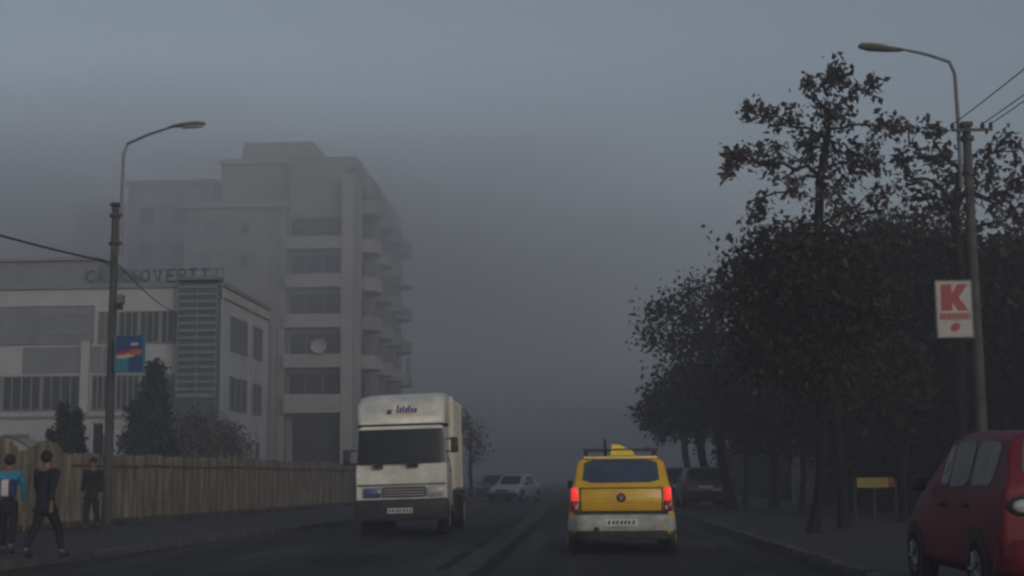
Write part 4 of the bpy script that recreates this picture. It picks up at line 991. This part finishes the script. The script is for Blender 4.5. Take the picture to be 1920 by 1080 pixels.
def person(label, loc, rz, H, stride, mats, coat=True, bag=None, armsw=.18, turn=0.):
    """faces local +y; stride: + puts the right foot forward"""
    jac, tro, sho = mats; k = H / 1.7
    root = thing('person', label, 'person', loc, rz); root.scale = (k, k, k)
    hip = .90
    def leg(s, fwd):
        hx = .09 * s; fy_ = fwd * .30; bend = .0 if fwd > 0 else .1
        knee = (hx * 1.05, fy_ * .55 + .05, .49); ank = (hx, fy_ - (.0 if fwd > 0 else .05), .09 + (.05 if fwd < 0 else 0))
        toe = (hx * 1.2, ank[1] + .15, .045 + (-.01 if fwd < 0 else .02)); return knee, ank, toe
    legs = [leg(1, stride), leg(-1, -stride)]
    body = [[(0, 0, hip, .13), (0, -.01, 1.08, .115), (0, 0, 1.25, .14), (0, 0, 1.38, .13), (0, .005, 1.45, .06), (0, .01, 1.52, .055), (0, .02, 1.58, .075), (0, .015, 1.64, .085), (0, .01, 1.69, .05)]]
    armp = []
    for s, f in ((1, -stride), (-1, stride)):
        sh = (.19 * s, 0, 1.39); el = (.25 * s, -.03 + f * armsw * .5, 1.12); wr = (.25 * s, .06 + f * armsw, .89)
        armp.append((sh, el, wr)); hd_ = (wr[0] - .005 * s, wr[1] + .01, .83)
        body.append([(0, 0, 1.38, .13), (*sh, .06), (*el, .042), (*wr, .026), (*hd_, .028)])
        for q in range(4):
            fx = hd_[0] + (q - 1.5) * .004; fyy = hd_[1] + (q - 1.5) * .019; ln = (.065, .078, .072, .055)[q]
            body.append([(*hd_, .028), (fx, fyy, hd_[2] - .035, .009), (fx - .006 * s, fyy + .004, hd_[2] - .035 - ln * .6, .008), (fx - .018 * s, fyy + .006, hd_[2] - .035 - ln, .007)])
        body.append([(*hd_, .028), (hd_[0] - .02 * s, hd_[1] + .04, hd_[2] + .0, .011), (hd_[0] - .025 * s, hd_[1] + .055, hd_[2] - .035, .009)])
    for (kn, an, to), s in zip(legs, (1, -1)):
        body.append([(0, 0, hip, .13), (.09 * s, 0, hip - .06, .095), (*kn, .058), (*an, .036), (*to, .022)])
    skin('body', body, 'skin', root)
    tor = [[(0, 0, hip, .155), (0, -.01, 1.08, .15), (0, 0, 1.25, .165), (0, 0, 1.37, .15), (0, .005, 1.45, .075)]]
    if coat: tor[0] = [(0, 0, hip, .16), (0, -.01, 1.08, .15), (0, 0, 1.25, .165), (0, 0, 1.37, .15), (0, .005, 1.45, .075)]; tor.append([(0, 0, hip, .16), (0, 0, .78, .165)])
    for sh, el, wr in armp: tor.append([(0, 0, 1.37, .15), (*sh, .078), (*el, .058), (wr[0], wr[1], wr[2] + .02, .045)])
    skin('jacket', tor, jac, root)
    tr_ = [[(0, 0, hip + .14, .135), (0, 0, hip + .04, .155), (0, 0, hip - .05, .14)]]
    for (kn, an, to), s in zip(legs, (1, -1)): tr_.append([(0, 0, hip - .05, .14), (.09 * s, 0, hip - .12, .105), (*kn, .075), (an[0], an[1], an[2] + .02, .055)])
    skin('trousers', tr_, tro, root)
    for (kn, an, to), s in zip(legs, (1, -1)):
        skin('shoe', [[(an[0], an[1] - .03, an[2] - .04, .058), (an[0], an[1] + .05, an[2] - .045, .058), (to[0], to[1] + .02, to[2], .05)]], sho, root)
    hr = MB(); hr.ell((0, -.012, 1.645), (.098, .108, .105)); hr.build('hair', 'hair', root, smooth=True)
    fc = MB(); fc.ell((0, .098, 1.60), (.014, .02, .024)); fc.build('nose', 'skin', root, smooth=True)
    for s in (-1, 1):
        e = MB(); e.ell((s * .034, .088, 1.625), (.012, .008, .008), 8, 6); e.build('eye', 'ink', root, smooth=True)
        e = MB(); e.ell((s * .093, .01, 1.60), (.012, .02, .032), 8, 6); e.build('ear', 'skin', root, smooth=True)
    e = MB(); e.ell((0, .088, 1.565), (.026, .007, .006), 8, 6); e.build('mouth', 'tail_dark', root, smooth=True)
    return root
def at_px(px, Y): return (xat(px, Y, 1000), Y, .115)
pa = person('person in a dark coat walking on the left pavement, middle of the three', at_px(84, 21.0), R(-20), 1.52, 1.0, ('cloth_dark', 'cloth_grey', 'ink'), armsw=.22)
pb = person('person in a bright light blue and white jacket at the left edge', at_px(14, 22.2), R(15), 1.50, -.6, ('cloth_blue', 'cloth_dark', 'ink'), coat=False, armsw=.12)
# dark blue rucksack straps / white panel of the blue jacket
mb = MB(); mb.bbox(-.11, .11, -.25, -.15, 1.0, 1.30, .04); mb.build('jacket_panel', 'cloth_white', pb, smooth=True)
pc = person('dark dressed person standing close to the fence beside the lamp pole', at_px(171, 32.5), R(170), 1.62, .35, ('cloth_brown', 'cloth_dark', 'ink'), armsw=.1)
bg = thing('rucksack', 'small dark blue rucksack on the back of the person in light blue', 'bag', pb.location)
bg.rotation_euler = pb.rotation_euler; bg.scale = pb.scale
MB().bbox(.02, .15, -.30, -.19, .98, 1.30, .04).build('bag_body', 'cloth_navy', bg, smooth=True)
rs_ = MB(); rs_.bbox(-.02, .02, -.02, .02, 0, .01, .001)

FOG_D = .05
# ------------------------------------------------------------------ haze
bpy.context.view_layer.update()
ZTOP = max((o.matrix_world @ Vector(c)).z for o in bpy.data.objects if o.type == 'MESH' for c in o.bound_box) + .6
print('ZTOP', ZTOP)
hz = MB().box(-352, 352, -42, 602, -1.1, ZTOP).build('haze', 'ink'); tag(hz, kind='stuff')
hm = bpy.data.materials.new('haze'); hm.use_nodes = True; nt = hm.node_tree; nt.nodes.clear()
ou = nt.nodes.new('ShaderNodeOutputMaterial'); pv = nt.nodes.new('ShaderNodeVolumePrincipled'); nt.links.new(pv.outputs[0], ou.inputs['Volume'])
pv.inputs['Color'].default_value = (.52, .53, .60, 1); pv.inputs['Density'].default_value = 0.0064; pv.inputs['Anisotropy'].default_value = .2
hz.data.materials.clear(); hz.data.materials.append(hm)

# second soft-edged fog volume, added to veil the tower and lighten the far haze
fb = MB().box(-150, 60, 81, 170, 2.5, ZTOP - .3).build('fog_bank', 'ink'); tag(fb, kind='stuff')
fm = bpy.data.materials.new('fog_bank'); fm.use_nodes = True; nt = fm.node_tree; nt.nodes.clear(); N = nt.nodes.new; Lk = nt.links.new
ou = N('ShaderNodeOutputMaterial'); pv = N('ShaderNodeVolumePrincipled'); Lk(pv.outputs[0], ou.inputs['Volume'])
pv.inputs['Color'].default_value = (.93, .955, .998, 1); pv.inputs['Anisotropy'].default_value = .2
tc = N('ShaderNodeTexCoord'); sx = N('ShaderNodeSeparateXYZ'); Lk(tc.outputs['Object'], sx.inputs[0])
def ramp(sock, a, b, lo, hi):
    m = N('ShaderNodeMapRange'); m.interpolation_type = 'SMOOTHSTEP'; m.inputs[1].default_value = a; m.inputs[2].default_value = b; m.inputs[3].default_value = lo; m.inputs[4].default_value = hi
    Lk(sock, m.inputs[0]); return m.outputs[0]
def mul(a, b):
    m = N('ShaderNodeMath'); m.operation = 'MULTIPLY'; Lk(a, m.inputs[0]); Lk(b, m.inputs[1]); return m.outputs[0]
nz = N('ShaderNodeTexNoise'); nz.inputs['Scale'].default_value = .035; nz.inputs['Detail'].default_value = 2; Lk(tc.outputs['Object'], nz.inputs['Vector'])
d = mul(ramp(sx.outputs['Z'], 2.5, 23, 0, FOG_D), ramp(sx.outputs['Y'], 81, 88, 0, 1))
d = mul(d, ramp(sx.outputs['X'], 26, -26, .12, 1)); d = mul(d, ramp(sx.outputs['X'], 60, 40, 0, 1)); d = mul(d, ramp(nz.outputs['Fac'], .3, .7, .55, 1.45))
Lk(d, pv.inputs['Density'])
fb.data.materials.clear(); fb.data.materials.append(fm)
